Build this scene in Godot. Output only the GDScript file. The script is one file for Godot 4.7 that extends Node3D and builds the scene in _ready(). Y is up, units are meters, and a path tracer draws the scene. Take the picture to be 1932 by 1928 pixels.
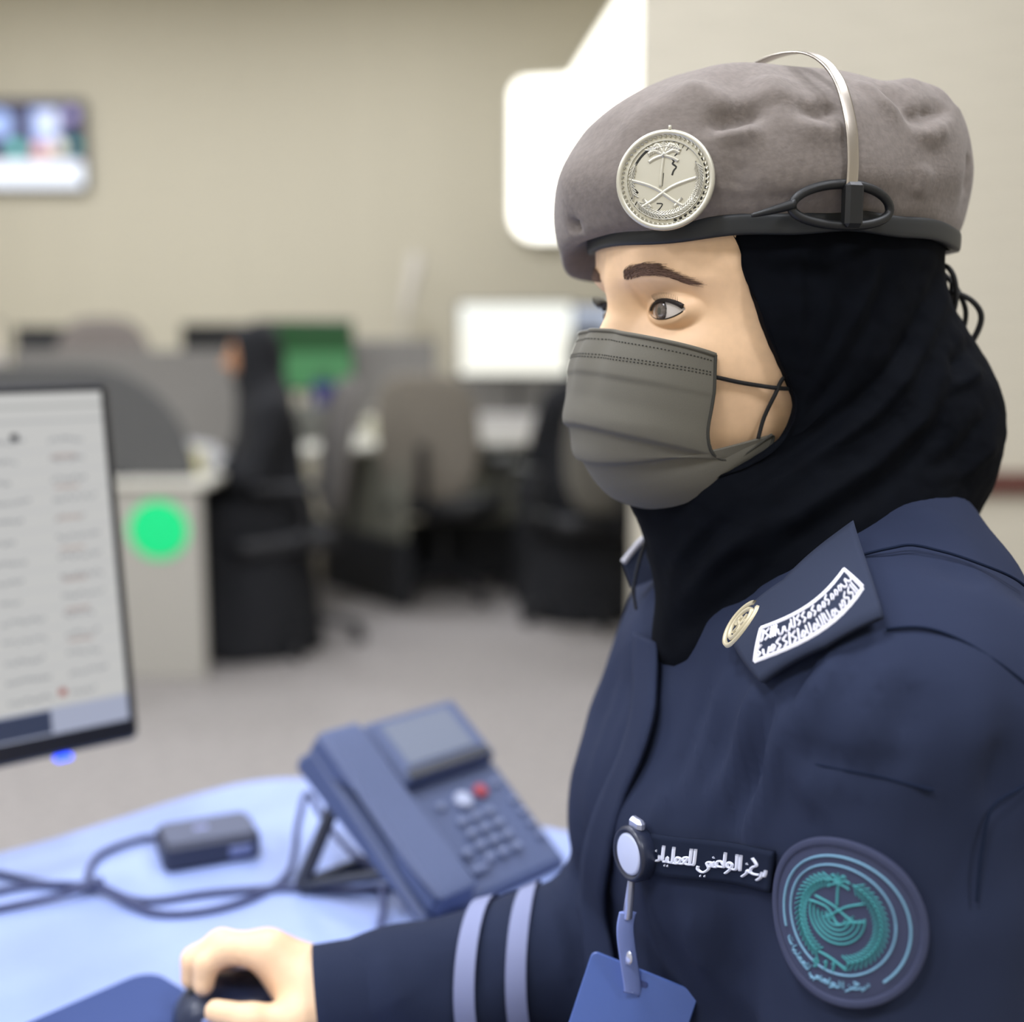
extends Node3D
# A police operator at a control-room desk: room, workstations behind, desk with phone, seated officer.

var used := {}
var M := {}
var rng := RandomNumberGenerator.new()

# ------------------------------------------------------------------ naming and nodes
func numbered(called: String) -> String:
	var n: int = used.get(called, 0)
	used[called] = n + 1
	return called if n == 0 else "%s_%03d" % [called, n]

func tag(o: Node, label: String, category: String, group := "") -> void:
	o.set_meta("label", label)
	o.set_meta("category", category)
	if group != "":
		o.set_meta("group", group)

func thing(called: String, label: String, category: String, at := Vector3.ZERO, turn := 0.0, group := "") -> Node3D:
	var o := Node3D.new()
	o.name = numbered(called)
	add_child(o)
	o.position = at
	o.rotation.y = turn
	tag(o, label, category, group)
	return o

func part(parent: Node, called: String, mesh: Mesh, mat: Material, t := Transform3D(), label := "") -> MeshInstance3D:
	var o := MeshInstance3D.new()
	o.name = numbered(called) if parent == self else called
	o.mesh = mesh
	o.material_override = mat
	o.transform = t
	o.cast_shadow = GeometryInstance3D.SHADOW_CASTING_SETTING_ON
	parent.add_child(o, true)
	if label != "":
		o.set_meta("label", label)
	return o

func struct(called: String, mesh: Mesh, mat: Material, t: Transform3D, label: String, category: String) -> MeshInstance3D:
	var o := part(self, called, mesh, mat, t)
	o.set_meta("kind", "structure")
	tag(o, label, category)
	return o

func copy(o: Node3D, label: String) -> Node3D:
	var base := String(o.name)
	var c: Node3D = o.duplicate()
	c.name = numbered(base)
	add_child(c)
	c.set_meta("label", label)
	return c

func mv(x: float, y: float, z: float) -> Transform3D:
	return Transform3D(Basis(), Vector3(x, y, z))

func trr(x: float, y: float, z: float, rx: float, ry: float, rz: float) -> Transform3D:
	return Transform3D(Basis.from_euler(Vector3(deg_to_rad(rx), deg_to_rad(ry), deg_to_rad(rz))), Vector3(x, y, z))

# ------------------------------------------------------------------ materials
func mat(hex: String, rough := 0.7, metal := 0.0, spec := 0.5) -> StandardMaterial3D:
	var m := StandardMaterial3D.new()
	m.albedo_color = Color(hex)
	m.roughness = rough
	m.metallic = metal
	m.metallic_specular = spec
	return m

func noise_tex(freq: float, lo: Color, hi: Color, octaves := 4, size := 256, sd := 1, kind := FastNoiseLite.TYPE_SIMPLEX_SMOOTH) -> NoiseTexture2D:
	var n := FastNoiseLite.new()
	n.seed = sd
	n.noise_type = kind
	n.frequency = freq
	n.fractal_octaves = octaves
	var t := NoiseTexture2D.new()
	t.width = size
	t.height = size
	t.seamless = true
	t.noise = n
	var g := Gradient.new()
	g.set_color(0, lo)
	g.set_color(1, hi)
	t.color_ramp = g
	return t

func textured(m: StandardMaterial3D, lo: float, hi: float, freq: float, scale: Vector3, relief := 0.0, sd := 1) -> StandardMaterial3D:
	# mottled grain of the material itself, on all three axes of the object
	m.albedo_texture = noise_tex(freq, Color(lo, lo, lo), Color(hi, hi, hi), 5, 256, sd)
	m.uv1_triplanar = true
	m.uv1_scale = scale
	if relief > 0.0:
		m.heightmap_enabled = true
		m.heightmap_texture = noise_tex(freq * 2.0, Color.BLACK, Color.WHITE, 3, 256, sd + 7)
		m.heightmap_scale = relief
	return m

func weave(m: StandardMaterial3D, scale: float, relief: float, lo := 0.86) -> StandardMaterial3D:
	# a plain woven cloth: threads over and under
	var n := 64
	var im := Image.create(n, n, false, Image.FORMAT_RGB8)
	var bump := Image.create(n, n, false, Image.FORMAT_RGB8)
	var r := RandomNumberGenerator.new()
	r.seed = 5
	for y in n:
		for x in n:
			var u := sin(x * TAU / 8.0)
			var v := sin(y * TAU / 8.0)
			var over := u * v
			var h := 0.5 + 0.3 * over + r.randf_range(-0.16, 0.16)
			bump.set_pixel(x, y, Color(h, h, h))
			var c := clampf(lo + (1.0 - lo) * h + r.randf_range(-0.05, 0.05), 0.0, 1.0)
			im.set_pixel(x, y, Color(c, c, c))
	m.albedo_texture = ImageTexture.create_from_image(im)
	m.uv1_triplanar = true
	m.uv1_scale = Vector3.ONE * scale
	if relief > 0.0:
		m.heightmap_enabled = true
		m.heightmap_texture = ImageTexture.create_from_image(bump)
		m.heightmap_scale = relief
	return m

func glow(hex: String, energy: float) -> StandardMaterial3D:
	var m := mat(hex, 0.4)
	m.emission_enabled = true
	m.emission = Color(hex)
	m.emission_energy_multiplier = energy
	return m

# ------------------------------------------------------------------ meshes
func mesh_from(v: PackedVector3Array, idx: PackedInt32Array, col := PackedColorArray(), uv := PackedVector2Array()) -> ArrayMesh:
	var n := PackedVector3Array()
	n.resize(v.size())
	for i in range(0, idx.size(), 3):
		var a := idx[i]
		var b := idx[i + 1]
		var c := idx[i + 2]
		var k := (v[c] - v[a]).cross(v[b] - v[a])
		n[a] += k
		n[b] += k
		n[c] += k
	for i in n.size():
		n[i] = n[i].normalized() if n[i].length_squared() > 1e-24 else Vector3.UP
	var arr := []
	arr.resize(Mesh.ARRAY_MAX)
	arr[Mesh.ARRAY_VERTEX] = v
	arr[Mesh.ARRAY_NORMAL] = n
	arr[Mesh.ARRAY_INDEX] = idx
	if col.size():
		arr[Mesh.ARRAY_COLOR] = col
	if uv.size():
		arr[Mesh.ARRAY_TEX_UV] = uv
	var m := ArrayMesh.new()
	m.add_surface_from_arrays(Mesh.PRIMITIVE_TRIANGLES, arr)
	return m

func flat_from(v: PackedVector3Array, idx: PackedInt32Array) -> ArrayMesh:
	# every triangle with its own corners: hard edges
	var w := PackedVector3Array()
	var k := PackedInt32Array()
	for i in idx.size():
		w.append(v[idx[i]])
		k.append(i)
	return mesh_from(w, k)

# joins meshes of one part: items are [mesh, transform]
func join(items: Array) -> ArrayMesh:
	var st := SurfaceTool.new()
	st.begin(Mesh.PRIMITIVE_TRIANGLES)
	for i in items:
		for s in i[0].get_surface_count():
			st.append_from(i[0], s, i[1])
	return st.commit()

var box_cache := {}
func rbox(sx: float, sy: float, sz: float, b := 0.004) -> ArrayMesh:
	# a box with chamfered edges, centred
	var key := "%.4f %.4f %.4f %.4f" % [sx, sy, sz, b]
	if box_cache.has(key):
		return box_cache[key]
	var h := Vector3(sx, sy, sz) * 0.5
	b = minf(b, minf(h.x, minf(h.y, h.z)) * 0.98)
	var pts := PackedVector3Array()
	for px in [-1, 1]:
		for py in [-1, 1]:
			for pz in [-1, 1]:
				var s := Vector3(px, py, pz)
				pts.append(s * Vector3(h.x, h.y - b, h.z - b))
				pts.append(s * Vector3(h.x - b, h.y, h.z - b))
				pts.append(s * Vector3(h.x - b, h.y - b, h.z))
	box_cache[key] = hull(pts)
	return box_cache[key]

func hull(pts: PackedVector3Array) -> ArrayMesh:
	# hard-edged convex hull of a few points (all triples whose plane has every point on one side)
	var c := Vector3.ZERO
	for p in pts:
		c += p
	c /= pts.size()
	var v := PackedVector3Array()
	var idx := PackedInt32Array()
	var done := {}
	var n := pts.size()
	for i in n:
		for j in range(i + 1, n):
			for k in range(j + 1, n):
				var nn := (pts[j] - pts[i]).cross(pts[k] - pts[i])
				if nn.length_squared() < 1e-18:
					continue
				nn = nn.normalized()
				if nn.dot(pts[i] - c) < 0.0:
					nn = -nn
				var ok := true
				for q in n:
					if nn.dot(pts[q] - pts[i]) > 1e-6:
						ok = false
						break
				if not ok:
					continue
				var key := "%d %d %d %d" % [roundi(nn.x * 5000), roundi(nn.y * 5000), roundi(nn.z * 5000), roundi(nn.dot(pts[i]) * 50000)]
				if done.has(key):
					continue
				done[key] = true
				var ring := []
				var mid := Vector3.ZERO
				for q in n:
					if absf(nn.dot(pts[q] - pts[i])) < 1e-5:
						ring.append(pts[q])
						mid += pts[q]
				mid /= ring.size()
				var ax: Vector3 = (ring[0] - mid).normalized()
				var ay := nn.cross(ax)
				ring.sort_custom(func(p, q): return atan2((p - mid).dot(ay), (p - mid).dot(ax)) > atan2((q - mid).dot(ay), (q - mid).dot(ax)))
				for q in range(1, ring.size() - 1):
					var base := v.size()
					v.append(ring[0])
					v.append(ring[q])
					v.append(ring[q + 1])
					idx.append_array([base, base + 1, base + 2])
	return mesh_from(v, idx)

func grid(nu: int, nv: int, f: Callable, close_u := false, flip := false) -> ArrayMesh:
	# f(u, v) over [0,1]^2; nu x nv quads
	var v := PackedVector3Array()
	var col := PackedColorArray()
	var uv := PackedVector2Array()
	var cols := nu if close_u else nu + 1
	for j in nv + 1:
		for i in cols:
			v.append(f.call(float(i) / nu, float(j) / nv))
			uv.append(Vector2(float(i) / nu, float(j) / nv))
	return mesh_from(v, grid_index(cols, nv, nu, flip), col, uv)

func grid_index(cols: int, nv: int, nu: int, flip: bool) -> PackedInt32Array:
	var idx := PackedInt32Array()
	for j in nv:
		for i in nu:
			var a := j * cols + i
			var b := j * cols + (i + 1) % cols
			var c := a + cols
			var d := b + cols
			if flip:
				idx.append_array([a, c, b, b, c, d])
			else:
				idx.append_array([a, b, c, b, d, c])
	return idx

func curve_points(ctrl: Array, per := 8) -> PackedVector3Array:
	# Catmull-Rom through the control points
	var out := PackedVector3Array()
	var n := ctrl.size()
	for i in n - 1:
		var p0: Vector3 = ctrl[maxi(i - 1, 0)]
		var p1: Vector3 = ctrl[i]
		var p2: Vector3 = ctrl[i + 1]
		var p3: Vector3 = ctrl[mini(i + 2, n - 1)]
		for k in per:
			var t := float(k) / per
			out.append(0.5 * (2.0 * p1 + (p2 - p0) * t + (2.0 * p0 - 5.0 * p1 + 4.0 * p2 - p3) * t * t + (3.0 * p1 - p0 - 3.0 * p2 + p3) * t * t * t))
	out.append(ctrl[n - 1])
	return out

func tube(pts: PackedVector3Array, r0: float, r1 := -1.0, sides := 8, flat := 1.0) -> ArrayMesh:
	# a swept rod, closed at both ends; flat < 1 squashes the section along its second axis
	if r1 < 0.0:
		r1 = r0
	var v := PackedVector3Array()
	var idx := PackedInt32Array()
	var n := pts.size()
	var t0 := (pts[1] - pts[0]).normalized()
	var up := Vector3.UP if absf(t0.y) < 0.9 else Vector3.RIGHT
	var nx := up.cross(t0).normalized()
	for i in n:
		var t := (pts[mini(i + 1, n - 1)] - pts[maxi(i - 1, 0)]).normalized()
		nx = (nx - t * nx.dot(t)).normalized()
		var ny := t.cross(nx)
		var r := lerpf(r0, r1, float(i) / (n - 1))
		for k in sides:
			var a := TAU * k / sides
			v.append(pts[i] + (nx * cos(a) + ny * sin(a) * flat) * r)
	for i in n - 1:
		for k in sides:
			var a := i * sides + k
			var b := i * sides + (k + 1) % sides
			idx.append_array([a, b, a + sides, b, b + sides, a + sides])
	for e in 2:
		var c := v.size()
		v.append(pts[0] if e == 0 else pts[n - 1])
		var base := 0 if e == 0 else (n - 1) * sides
		for k in sides:
			var a := base + k
			var b := base + (k + 1) % sides
			if e == 0:
				idx.append_array([c, b, a])
			else:
				idx.append_array([c, a, b])
	return mesh_from(v, idx)

func rod(a: Vector3, b: Vector3, r0: float, r1 := -1.0, sides := 10) -> ArrayMesh:
	return tube(PackedVector3Array([a, b]), r0, r1, sides)

func lathe(profile: Array, seg := 24) -> ArrayMesh:
	# profile of Vector2(radius, height) about y
	var v := PackedVector3Array()
	for p in profile:
		for k in seg:
			var a := TAU * k / seg
			v.append(Vector3(cos(a) * p.x, p.y, sin(a) * p.x))
	return mesh_from(v, grid_index(seg, profile.size() - 1, seg, false))

func prism(poly: PackedVector2Array, depth: float, bevel := 0.0) -> ArrayMesh:
	# an outline in x,y extruded along z (centred), its front and back edges bevelled
	var tri := Geometry2D.triangulate_polygon(poly)
	if Geometry2D.is_polygon_clockwise(poly):
		poly.reverse()
		tri = Geometry2D.triangulate_polygon(poly)
	var n := poly.size()
	var inner := PackedVector2Array()
	for i in n:
		var e0 := (poly[i] - poly[(i - 1 + n) % n]).normalized()
		var e1 := (poly[(i + 1) % n] - poly[i]).normalized()
		var nn := Vector2(-e0.y - e1.y, e0.x + e1.x)
		nn = nn.normalized() if nn.length() > 1e-6 else Vector2.ZERO
		inner.append(poly[i] + nn * bevel)
	var h := depth * 0.5
	var v := PackedVector3Array()
	var idx := PackedInt32Array()
	for s in 2:
		var base := v.size()
		for p in inner:
			v.append(Vector3(p.x, p.y, h if s == 0 else -h))
		for i in range(0, tri.size(), 3):
			if s == 0:
				idx.append_array([base + tri[i], base + tri[i + 2], base + tri[i + 1]])
			else:
				idx.append_array([base + tri[i], base + tri[i + 1], base + tri[i + 2]])
	var rows := [[inner, h], [poly, h - bevel], [poly, -h + bevel], [inner, -h]]
	for r in 3:
		if bevel <= 0.0 and r != 1:
			continue
		for i in n:
			var j := (i + 1) % n
			var a: Vector2 = rows[r][0][i]
			var b: Vector2 = rows[r][0][j]
			var c: Vector2 = rows[r + 1][0][i]
			var d: Vector2 = rows[r + 1][0][j]
			var z0: float = rows[r][1]
			var z1: float = rows[r + 1][1]
			var base := v.size()
			v.append_array([Vector3(a.x, a.y, z0), Vector3(b.x, b.y, z0), Vector3(c.x, c.y, z1), Vector3(d.x, d.y, z1)])
			idx.append_array([base, base + 1, base + 2, base + 1, base + 3, base + 2])
	return flat_from(v, idx)

func round_rect(w: float, h: float, r: float, seg := 5) -> PackedVector2Array:
	var out := PackedVector2Array()
	for c in 4:
		var cx := (w * 0.5 - r) * (1.0 if c == 0 or c == 3 else -1.0)
		var cy := (h * 0.5 - r) * (1.0 if c < 2 else -1.0)
		for k in seg + 1:
			var a := PI * 0.5 * (c + float(k) / seg)
			out.append(Vector2(cx + cos(a) * r, cy + sin(a) * r))
	return out

# ------------------------------------------------------------------ soft bodies: a signed distance field meshed as surface nets
class Field:
	var prims := []
	func cone(a: Vector3, b: Vector3, ra: float, rb: float, k := 0.02) -> void:
		prims.append([0, a, b - a, 1.0 / maxf((b - a).length_squared(), 1e-12), ra, rb - ra, k])
	func egg(c: Vector3, r: Vector3, k := 0.02, turn := Basis()) -> void:
		prims.append([1, c, Vector3(1.0 / r.x, 1.0 / r.y, 1.0 / r.z), minf(r.x, minf(r.y, r.z)), turn.inverse(), 0, k])
	func cone_flat(a: Vector3, b: Vector3, ra: float, rb: float, c: Vector3, s: Vector3, k := 0.02) -> void:
		# a tapered capsule squashed by s about c
		var ia := (a - c) / s
		var ib := (b - c) / s
		prims.append([2, ia, ib - ia, 1.0 / maxf((ib - ia).length_squared(), 1e-12), ra, rb - ra, k, c, Vector3(1.0 / s.x, 1.0 / s.y, 1.0 / s.z), minf(s.x, minf(s.y, s.z))])
	func at(p: Vector3) -> float:
		var d := 1e3
		for q in prims:
			var e: float
			if q[0] == 0:
				var w: Vector3 = p - q[1]
				var h := clampf(w.dot(q[2]) * q[3], 0.0, 1.0)
				e = (w - q[2] * h).length() - q[4] - q[5] * h
			elif q[0] == 1:
				var w: Vector3 = (q[4] * (p - q[1])) * q[2]
				var l := w.length()
				e = (l - 1.0) * (q[3] if l < 1e-4 else l / maxf((w * q[2]).length(), 1e-6))
			else:
				var w: Vector3 = (p - q[7]) * q[8] - q[1]
				var h := clampf(w.dot(q[2]) * q[3], 0.0, 1.0)
				e = ((w - q[2] * h).length() - q[4] - q[5] * h) * q[9]
			var k: float = q[6]
			var m := maxf(k - absf(d - e), 0.0) / k
			d = minf(d, e) - m * m * k * 0.25
		return d

func nets(f: Callable, lo: Vector3, hi: Vector3, cell: float) -> Array:
	var nx := ceili((hi.x - lo.x) / cell / 4.0) * 4
	var ny := ceili((hi.y - lo.y) / cell / 4.0) * 4
	var nz := ceili((hi.z - lo.z) / cell / 4.0) * 4
	var sx := nx + 1
	var sxy := sx * (ny + 1)
	var val := PackedFloat32Array()
	val.resize(sxy * (nz + 1))
	val.fill(1e9)
	var vid := PackedInt32Array()
	vid.resize(val.size())
	vid.fill(-1)
	var blocks := []
	var reach := cell * 4.0 * 1.35
	for bz in range(0, nz, 4):
		for by in range(0, ny, 4):
			for bx in range(0, nx, 4):
				var d: float = f.call(lo + Vector3(bx + 2, by + 2, bz + 2) * cell)
				if absf(d) < reach:
					blocks.append(Vector3i(bx, by, bz))
	for b in blocks:
		for z in range(b.z, b.z + 5):
			for y in range(b.y, b.y + 5):
				var row: int = z * sxy + y * sx
				for x in range(b.x, b.x + 5):
					if val[row + x] > 1e8:
						val[row + x] = f.call(lo + Vector3(x, y, z) * cell)
	var v := PackedVector3Array()
	var cells := PackedInt32Array()
	var off := [0, 1, sx, sx + 1, sxy, sxy + 1, sxy + sx, sxy + sx + 1]
	var corner := [Vector3(0, 0, 0), Vector3(1, 0, 0), Vector3(0, 1, 0), Vector3(1, 1, 0), Vector3(0, 0, 1), Vector3(1, 0, 1), Vector3(0, 1, 1), Vector3(1, 1, 1)]
	var edges := [[0, 1], [2, 3], [4, 5], [6, 7], [0, 2], [1, 3], [4, 6], [5, 7], [0, 4], [1, 5], [2, 6], [3, 7]]
	for b in blocks:
		for z in range(b.z, b.z + 4):
			for y in range(b.y, b.y + 4):
				for x in range(b.x, b.x + 4):
					var i: int = z * sxy + y * sx + x
					var neg := 0
					for k in 8:
						if val[i + off[k]] < 0.0:
							neg += 1
					if neg == 0 or neg == 8:
						continue
					var p := Vector3.ZERO
					var c := 0
					for e in edges:
						var a: float = val[i + off[e[0]]]
						var d: float = val[i + off[e[1]]]
						if (a < 0.0) != (d < 0.0):
							p += corner[e[0]].lerp(corner[e[1]], a / (a - d))
							c += 1
					vid[i] = v.size()
					v.append(lo + (Vector3(x, y, z) + p / c) * cell)
					cells.append(i)
	var idx := PackedInt32Array()
	var step := [1, sx, sxy]
	for i in cells:
		for ax in 3:
			var s: int = step[ax]
			if i + s >= val.size():
				continue
			var a := val[i]
			var d := val[i + s]
			if a > 1e8 or d > 1e8 or (a < 0.0) == (d < 0.0):
				continue
			var u: int = step[(ax + 1) % 3]
			var w: int = step[(ax + 2) % 3]
			if i - u - w < 0:
				continue
			var q0 := vid[i]
			var q1 := vid[i - u]
			var q2 := vid[i - u - w]
			var q3 := vid[i - w]
			if q1 < 0 or q2 < 0 or q3 < 0:
				continue
			if a < 0.0:
				idx.append_array([q0, q3, q1, q1, q3, q2])
			else:
				idx.append_array([q0, q1, q3, q1, q2, q3])
	return [v, idx]

# folds: each is [points, width, height]; pushes vertices along their normals
func folded(v: PackedVector3Array, idx: PackedInt32Array, folds: Array, noise: FastNoiseLite = null, amp := 0.0) -> ArrayMesh:
	var m := mesh_from(v, idx)
	var n: PackedVector3Array = m.surface_get_arrays(0)[Mesh.ARRAY_NORMAL]
	var boxes := []
	for f in folds:
		var b := AABB(f[0][0], Vector3.ZERO)
		for p in f[0]:
			b = b.expand(p)
		boxes.append(b.grow(f[1] * 2.5))
	for i in v.size():
		var p := v[i]
		var h := 0.0
		for k in folds.size():
			if not boxes[k].has_point(p):
				continue
			var f: Array = folds[k]
			var pts: Array = f[0]
			var best := 1e9
			var where := 0.0
			for s in pts.size() - 1:
				var ba: Vector3 = pts[s + 1] - pts[s]
				var w: Vector3 = p - pts[s]
				var t := clampf(w.dot(ba) / ba.length_squared(), 0.0, 1.0)
				var d := (w - ba * t).length_squared()
				if d < best:
					best = d
					where = (s + t) / (pts.size() - 1)
			best /= f[1] * f[1]
			if best < 6.0:
				h += f[2] * exp(-best) * smoothstep(-0.15, 0.3, where) * smoothstep(-0.15, 0.3, 1.0 - where)
		if noise:
			h += noise.get_noise_3dv(p) * amp
		v[i] = p + n[i] * h
	return mesh_from(v, idx)

# ------------------------------------------------------------------ flat print as raised thread or relief on a bent sheet
# place(Vector2) -> [point, normal]; a stroke becomes a low ridge on the sheet
func stroke(pts: PackedVector2Array, width: float, height: float, place: Callable, closed := false) -> Array:
	var v := PackedVector3Array()
	var idx := PackedInt32Array()
	var n := pts.size()
	for i in n:
		var a := pts[(i - 1 + n) % n] if closed else pts[maxi(i - 1, 0)]
		var b := pts[(i + 1) % n] if closed else pts[mini(i + 1, n - 1)]
		var t := (b - a).normalized()
		var s := Vector2(-t.y, t.x) * width * 0.5
		var l: Array = place.call(pts[i] + s)
		var r: Array = place.call(pts[i] - s)
		var li: Array = place.call(pts[i] + s * 0.55)
		var ri: Array = place.call(pts[i] - s * 0.55)
		v.append_array([l[0] - l[1] * 0.0004, li[0] + li[1] * height, ri[0] + ri[1] * height, r[0] - r[1] * 0.0004])
	for i in (n if closed else n - 1):
		var a := i * 4
		var b := ((i + 1) % n) * 4
		for k in 3:
			idx.append_array([a + k, a + k + 1, b + k, a + k + 1, b + k + 1, b + k])
	if not closed:
		for e in [0, (n - 1) * 4]:
			idx.append_array([e, e + 1, e + 2, e, e + 2, e + 3])
	return [v, idx]

func strokes(list: Array, width: float, height: float, place: Callable) -> ArrayMesh:
	# list of PackedVector2Array, or [PackedVector2Array, width, closed]
	var v := PackedVector3Array()
	var idx := PackedInt32Array()
	for s in list:
		var r: Array
		if s is Array:
			r = stroke(s[0], s[1], height, place, s[2])
		else:
			r = stroke(s, width, height, place)
		var base := v.size()
		v.append_array(r[0])
		for k in r[1]:
			idx.append(base + k)
	return mesh_from(v, idx)

func arc2(c: Vector2, r: Vector2, a0: float, a1: float, n := 24) -> PackedVector2Array:
	var out := PackedVector2Array()
	for i in n + 1:
		var a := deg_to_rad(lerpf(a0, a1, float(i) / n))
		out.append(c + Vector2(cos(a) * r.x, sin(a) * r.y))
	return out

func spline2(ctrl: Array, per := 5) -> PackedVector2Array:
	var c3 := []
	for p in ctrl:
		c3.append(Vector3(p[0], p[1], 0))
	var out := PackedVector2Array()
	for p in curve_points(c3, per):
		out.append(Vector2(p.x, p.y))
	return out

func gauss(d: float, s: float) -> float:
	return exp(-d * d / (s * s))

func table(x: float, keys: Array) -> float:
	# smooth interpolation through [x, value] pairs
	if x <= keys[0][0]:
		return keys[0][1]
	for i in range(1, keys.size()):
		if x <= keys[i][0]:
			var t: float = (x - keys[i - 1][0]) / (keys[i][0] - keys[i - 1][0])
			var p0: float = keys[maxi(i - 2, 0)][1]
			var p1: float = keys[i - 1][1]
			var p2: float = keys[i][1]
			var p3: float = keys[mini(i + 1, keys.size() - 1)][1]
			return 0.5 * (2.0 * p1 + (p2 - p0) * t + (2.0 * p0 - 5.0 * p1 + 4.0 * p2 - p3) * t * t + (3.0 * p1 - p0 - 3.0 * p2 + p3) * t * t * t)
	return keys[keys.size() - 1][1]

# ------------------------------------------------------------------ camera, lamps, exposure
func setup() -> void:
	var cam := Camera3D.new()
	cam.name = "camera"
	cam.fov = rad_to_deg(2.0 * atan(964.0 / 2300.0))
	cam.near = 0.05
	cam.far = 60.0
	add_child(cam)
	cam.position = Vector3(0, 1.24, 0)
	cam.rotation_degrees = Vector3(-8.26, 0, 0)
	var at := CameraAttributesPhysical.new()
	at.frustum_focal_length = 28.6      # 24 mm sensor height gives the same angle of view
	at.frustum_focus_distance = 0.67
	at.exposure_aperture = 1.85
	cam.attributes = at
	cam.fov = rad_to_deg(2.0 * atan(964.0 / 2300.0))
	cam.current = true
	var we := WorldEnvironment.new()
	we.name = "world_environment"
	var env := Environment.new()
	env.background_mode = Environment.BG_COLOR
	env.background_color = Color(0.02, 0.02, 0.02)
	env.tonemap_mode = Environment.TONE_MAPPER_LINEAR
	env.tonemap_exposure = 1.0
	env.sdfgi_enabled = true
	env.ssao_enabled = true
	env.ssil_enabled = true
	we.environment = env
	add_child(we)

const CEIL := 3.45
func ceiling_lamps() -> void:
	var frame := mat("e8e6e0", 0.5)
	var face := glow("f8faff", 1.6)
	var spots := [[-2.8, 0.9, 4.2], [-0.9, 0.9, 4.2], [1.2, 0.9, 4.2], [-2.8, -0.9, 4.2], [-0.9, -0.9, 4.2], [1.2, -0.9, 4.2], [-2.8, -2.9, 4.2], [-0.9, -2.9, 4.2], [1.2, -2.7, 1.6], [-2.8, -5.8, 4.6], [-0.6, -5.8, 4.6]]
	for s in spots:
		var t := thing("ceiling_light", "square white LED panel set in the ceiling", "ceiling light", Vector3(s[0], CEIL - 0.02, s[1]), 0.0, "LED ceiling panels")
		part(t, "frame", prism_ring(0.64, 0.58, 0.03), frame, trr(0, 0, 0, 90, 0, 0))
		part(t, "diffuser", rbox(0.58, 0.01, 0.58, 0.002), face, mv(0, 0.004, 0))
		var l := AreaLight3D.new()
		l.name = "panel_light"
		l.area_size = Vector2(0.56, 0.56)
		l.light_energy = s[2]
		l.light_color = Color("f3f6ff")
		l.shadow_enabled = true
		l.area_range = 20.0
		l.position = Vector3(0, -0.02, 0)
		l.rotation_degrees = Vector3(-90, 0, 0)
		t.add_child(l)

func prism_ring(o: float, i: float, d: float) -> ArrayMesh:
	var w := (o - i) * 0.5
	var c := (o + i) * 0.25
	return join([[rbox(o, w, d, 0.003), mv(0, c, 0)], [rbox(o, w, d, 0.003), mv(0, -c, 0)], [rbox(w, i, d, 0.003), mv(c, 0, 0)], [rbox(w, i, d, 0.003), mv(-c, 0, 0)]])

# ------------------------------------------------------------------ room shell
func room() -> void:
	var wall := textured(mat("d0c9b4", 0.9), 0.95, 1.0, 0.02, Vector3(0.5, 7.0, 0.5), 0.0, 3)
	var wall2 := textured(mat("d2ccbb", 0.9), 0.95, 1.0, 0.02, Vector3(0.5, 6.0, 0.5), 0.0, 9)
	var floor_m := textured(mat("989390", 0.85), 0.86, 1.0, 0.05, Vector3(1.5, 1.5, 1.5), 0.0, 4)
	var white := mat("e9e6dd", 0.9)
	var x0 := -4.6
	var x1 := 3.4
	var z0 := -7.7
	var z1 := 2.6
	struct("floor", rbox(x1 - x0 + 0.4, 0.12, z1 - z0 + 0.4, 0.002), floor_m, mv((x0 + x1) / 2, -0.06, (z0 + z1) / 2), "pale grey carpet floor of the control room", "floor")
	struct("ceiling", rbox(x1 - x0 + 0.4, 0.12, z1 - z0 + 0.4, 0.002), white, mv((x0 + x1) / 2, CEIL + 0.06, (z0 + z1) / 2), "off-white ceiling holding the light panels", "ceiling")
	struct("wall_back", rbox(x1 - x0 + 0.4, CEIL, 0.15, 0.002), wall, mv((x0 + x1) / 2, CEIL / 2, z0 - 0.075), "beige wall behind the workstations with the television", "wall")
	struct("wall_left", rbox(0.15, CEIL, z1 - z0, 0.002), wall, mv(x0 - 0.075, CEIL / 2, (z0 + z1) / 2), "beige side wall by the television", "wall")
	struct("wall_right", rbox(0.15, CEIL, z1 - z0, 0.002), wall2, mv(x1 + 0.075, CEIL / 2, (z0 + z1) / 2), "cream side wall to the right of the room", "wall")
	struct("wall_front", rbox(x1 - x0 + 0.4, CEIL, 0.15, 0.002), wall2, mv((x0 + x1) / 2, CEIL / 2, z1 + 0.075), "cream wall opposite the workstations", "wall")
	# the short wall behind the officer, with its wooden rail
	var w := struct("wall_near", rbox(x1 - 0.41, CEIL, 0.12, 0.002), wall2, mv((x1 + 0.41) / 2, CEIL / 2, -4.06), "cream partition wall with a brown wooden rail behind the officer", "wall")
	part(w, "rail", rbox(x1 - 0.41, 0.078, 0.03, 0.006), textured(mat("6b4038", 0.45), 0.8, 1.0, 0.03, Vector3(0.6, 8, 8), 0.0, 5), mv(0, 0.752 - CEIL / 2, 0.075), "brown wooden rail")

func flat_sheet(w: float, h: float) -> ArrayMesh:
	# a thin sheet in x,y facing +z with its picture upright
	var v := PackedVector3Array([Vector3(-w / 2, h / 2, 0), Vector3(w / 2, h / 2, 0), Vector3(-w / 2, -h / 2, 0), Vector3(w / 2, -h / 2, 0)])
	return mesh_from(v, PackedInt32Array([0, 1, 2, 1, 3, 2]), PackedColorArray(), PackedVector2Array([Vector2(0, 0), Vector2(1, 0), Vector2(0, 1), Vector2(1, 1)]))

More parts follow.
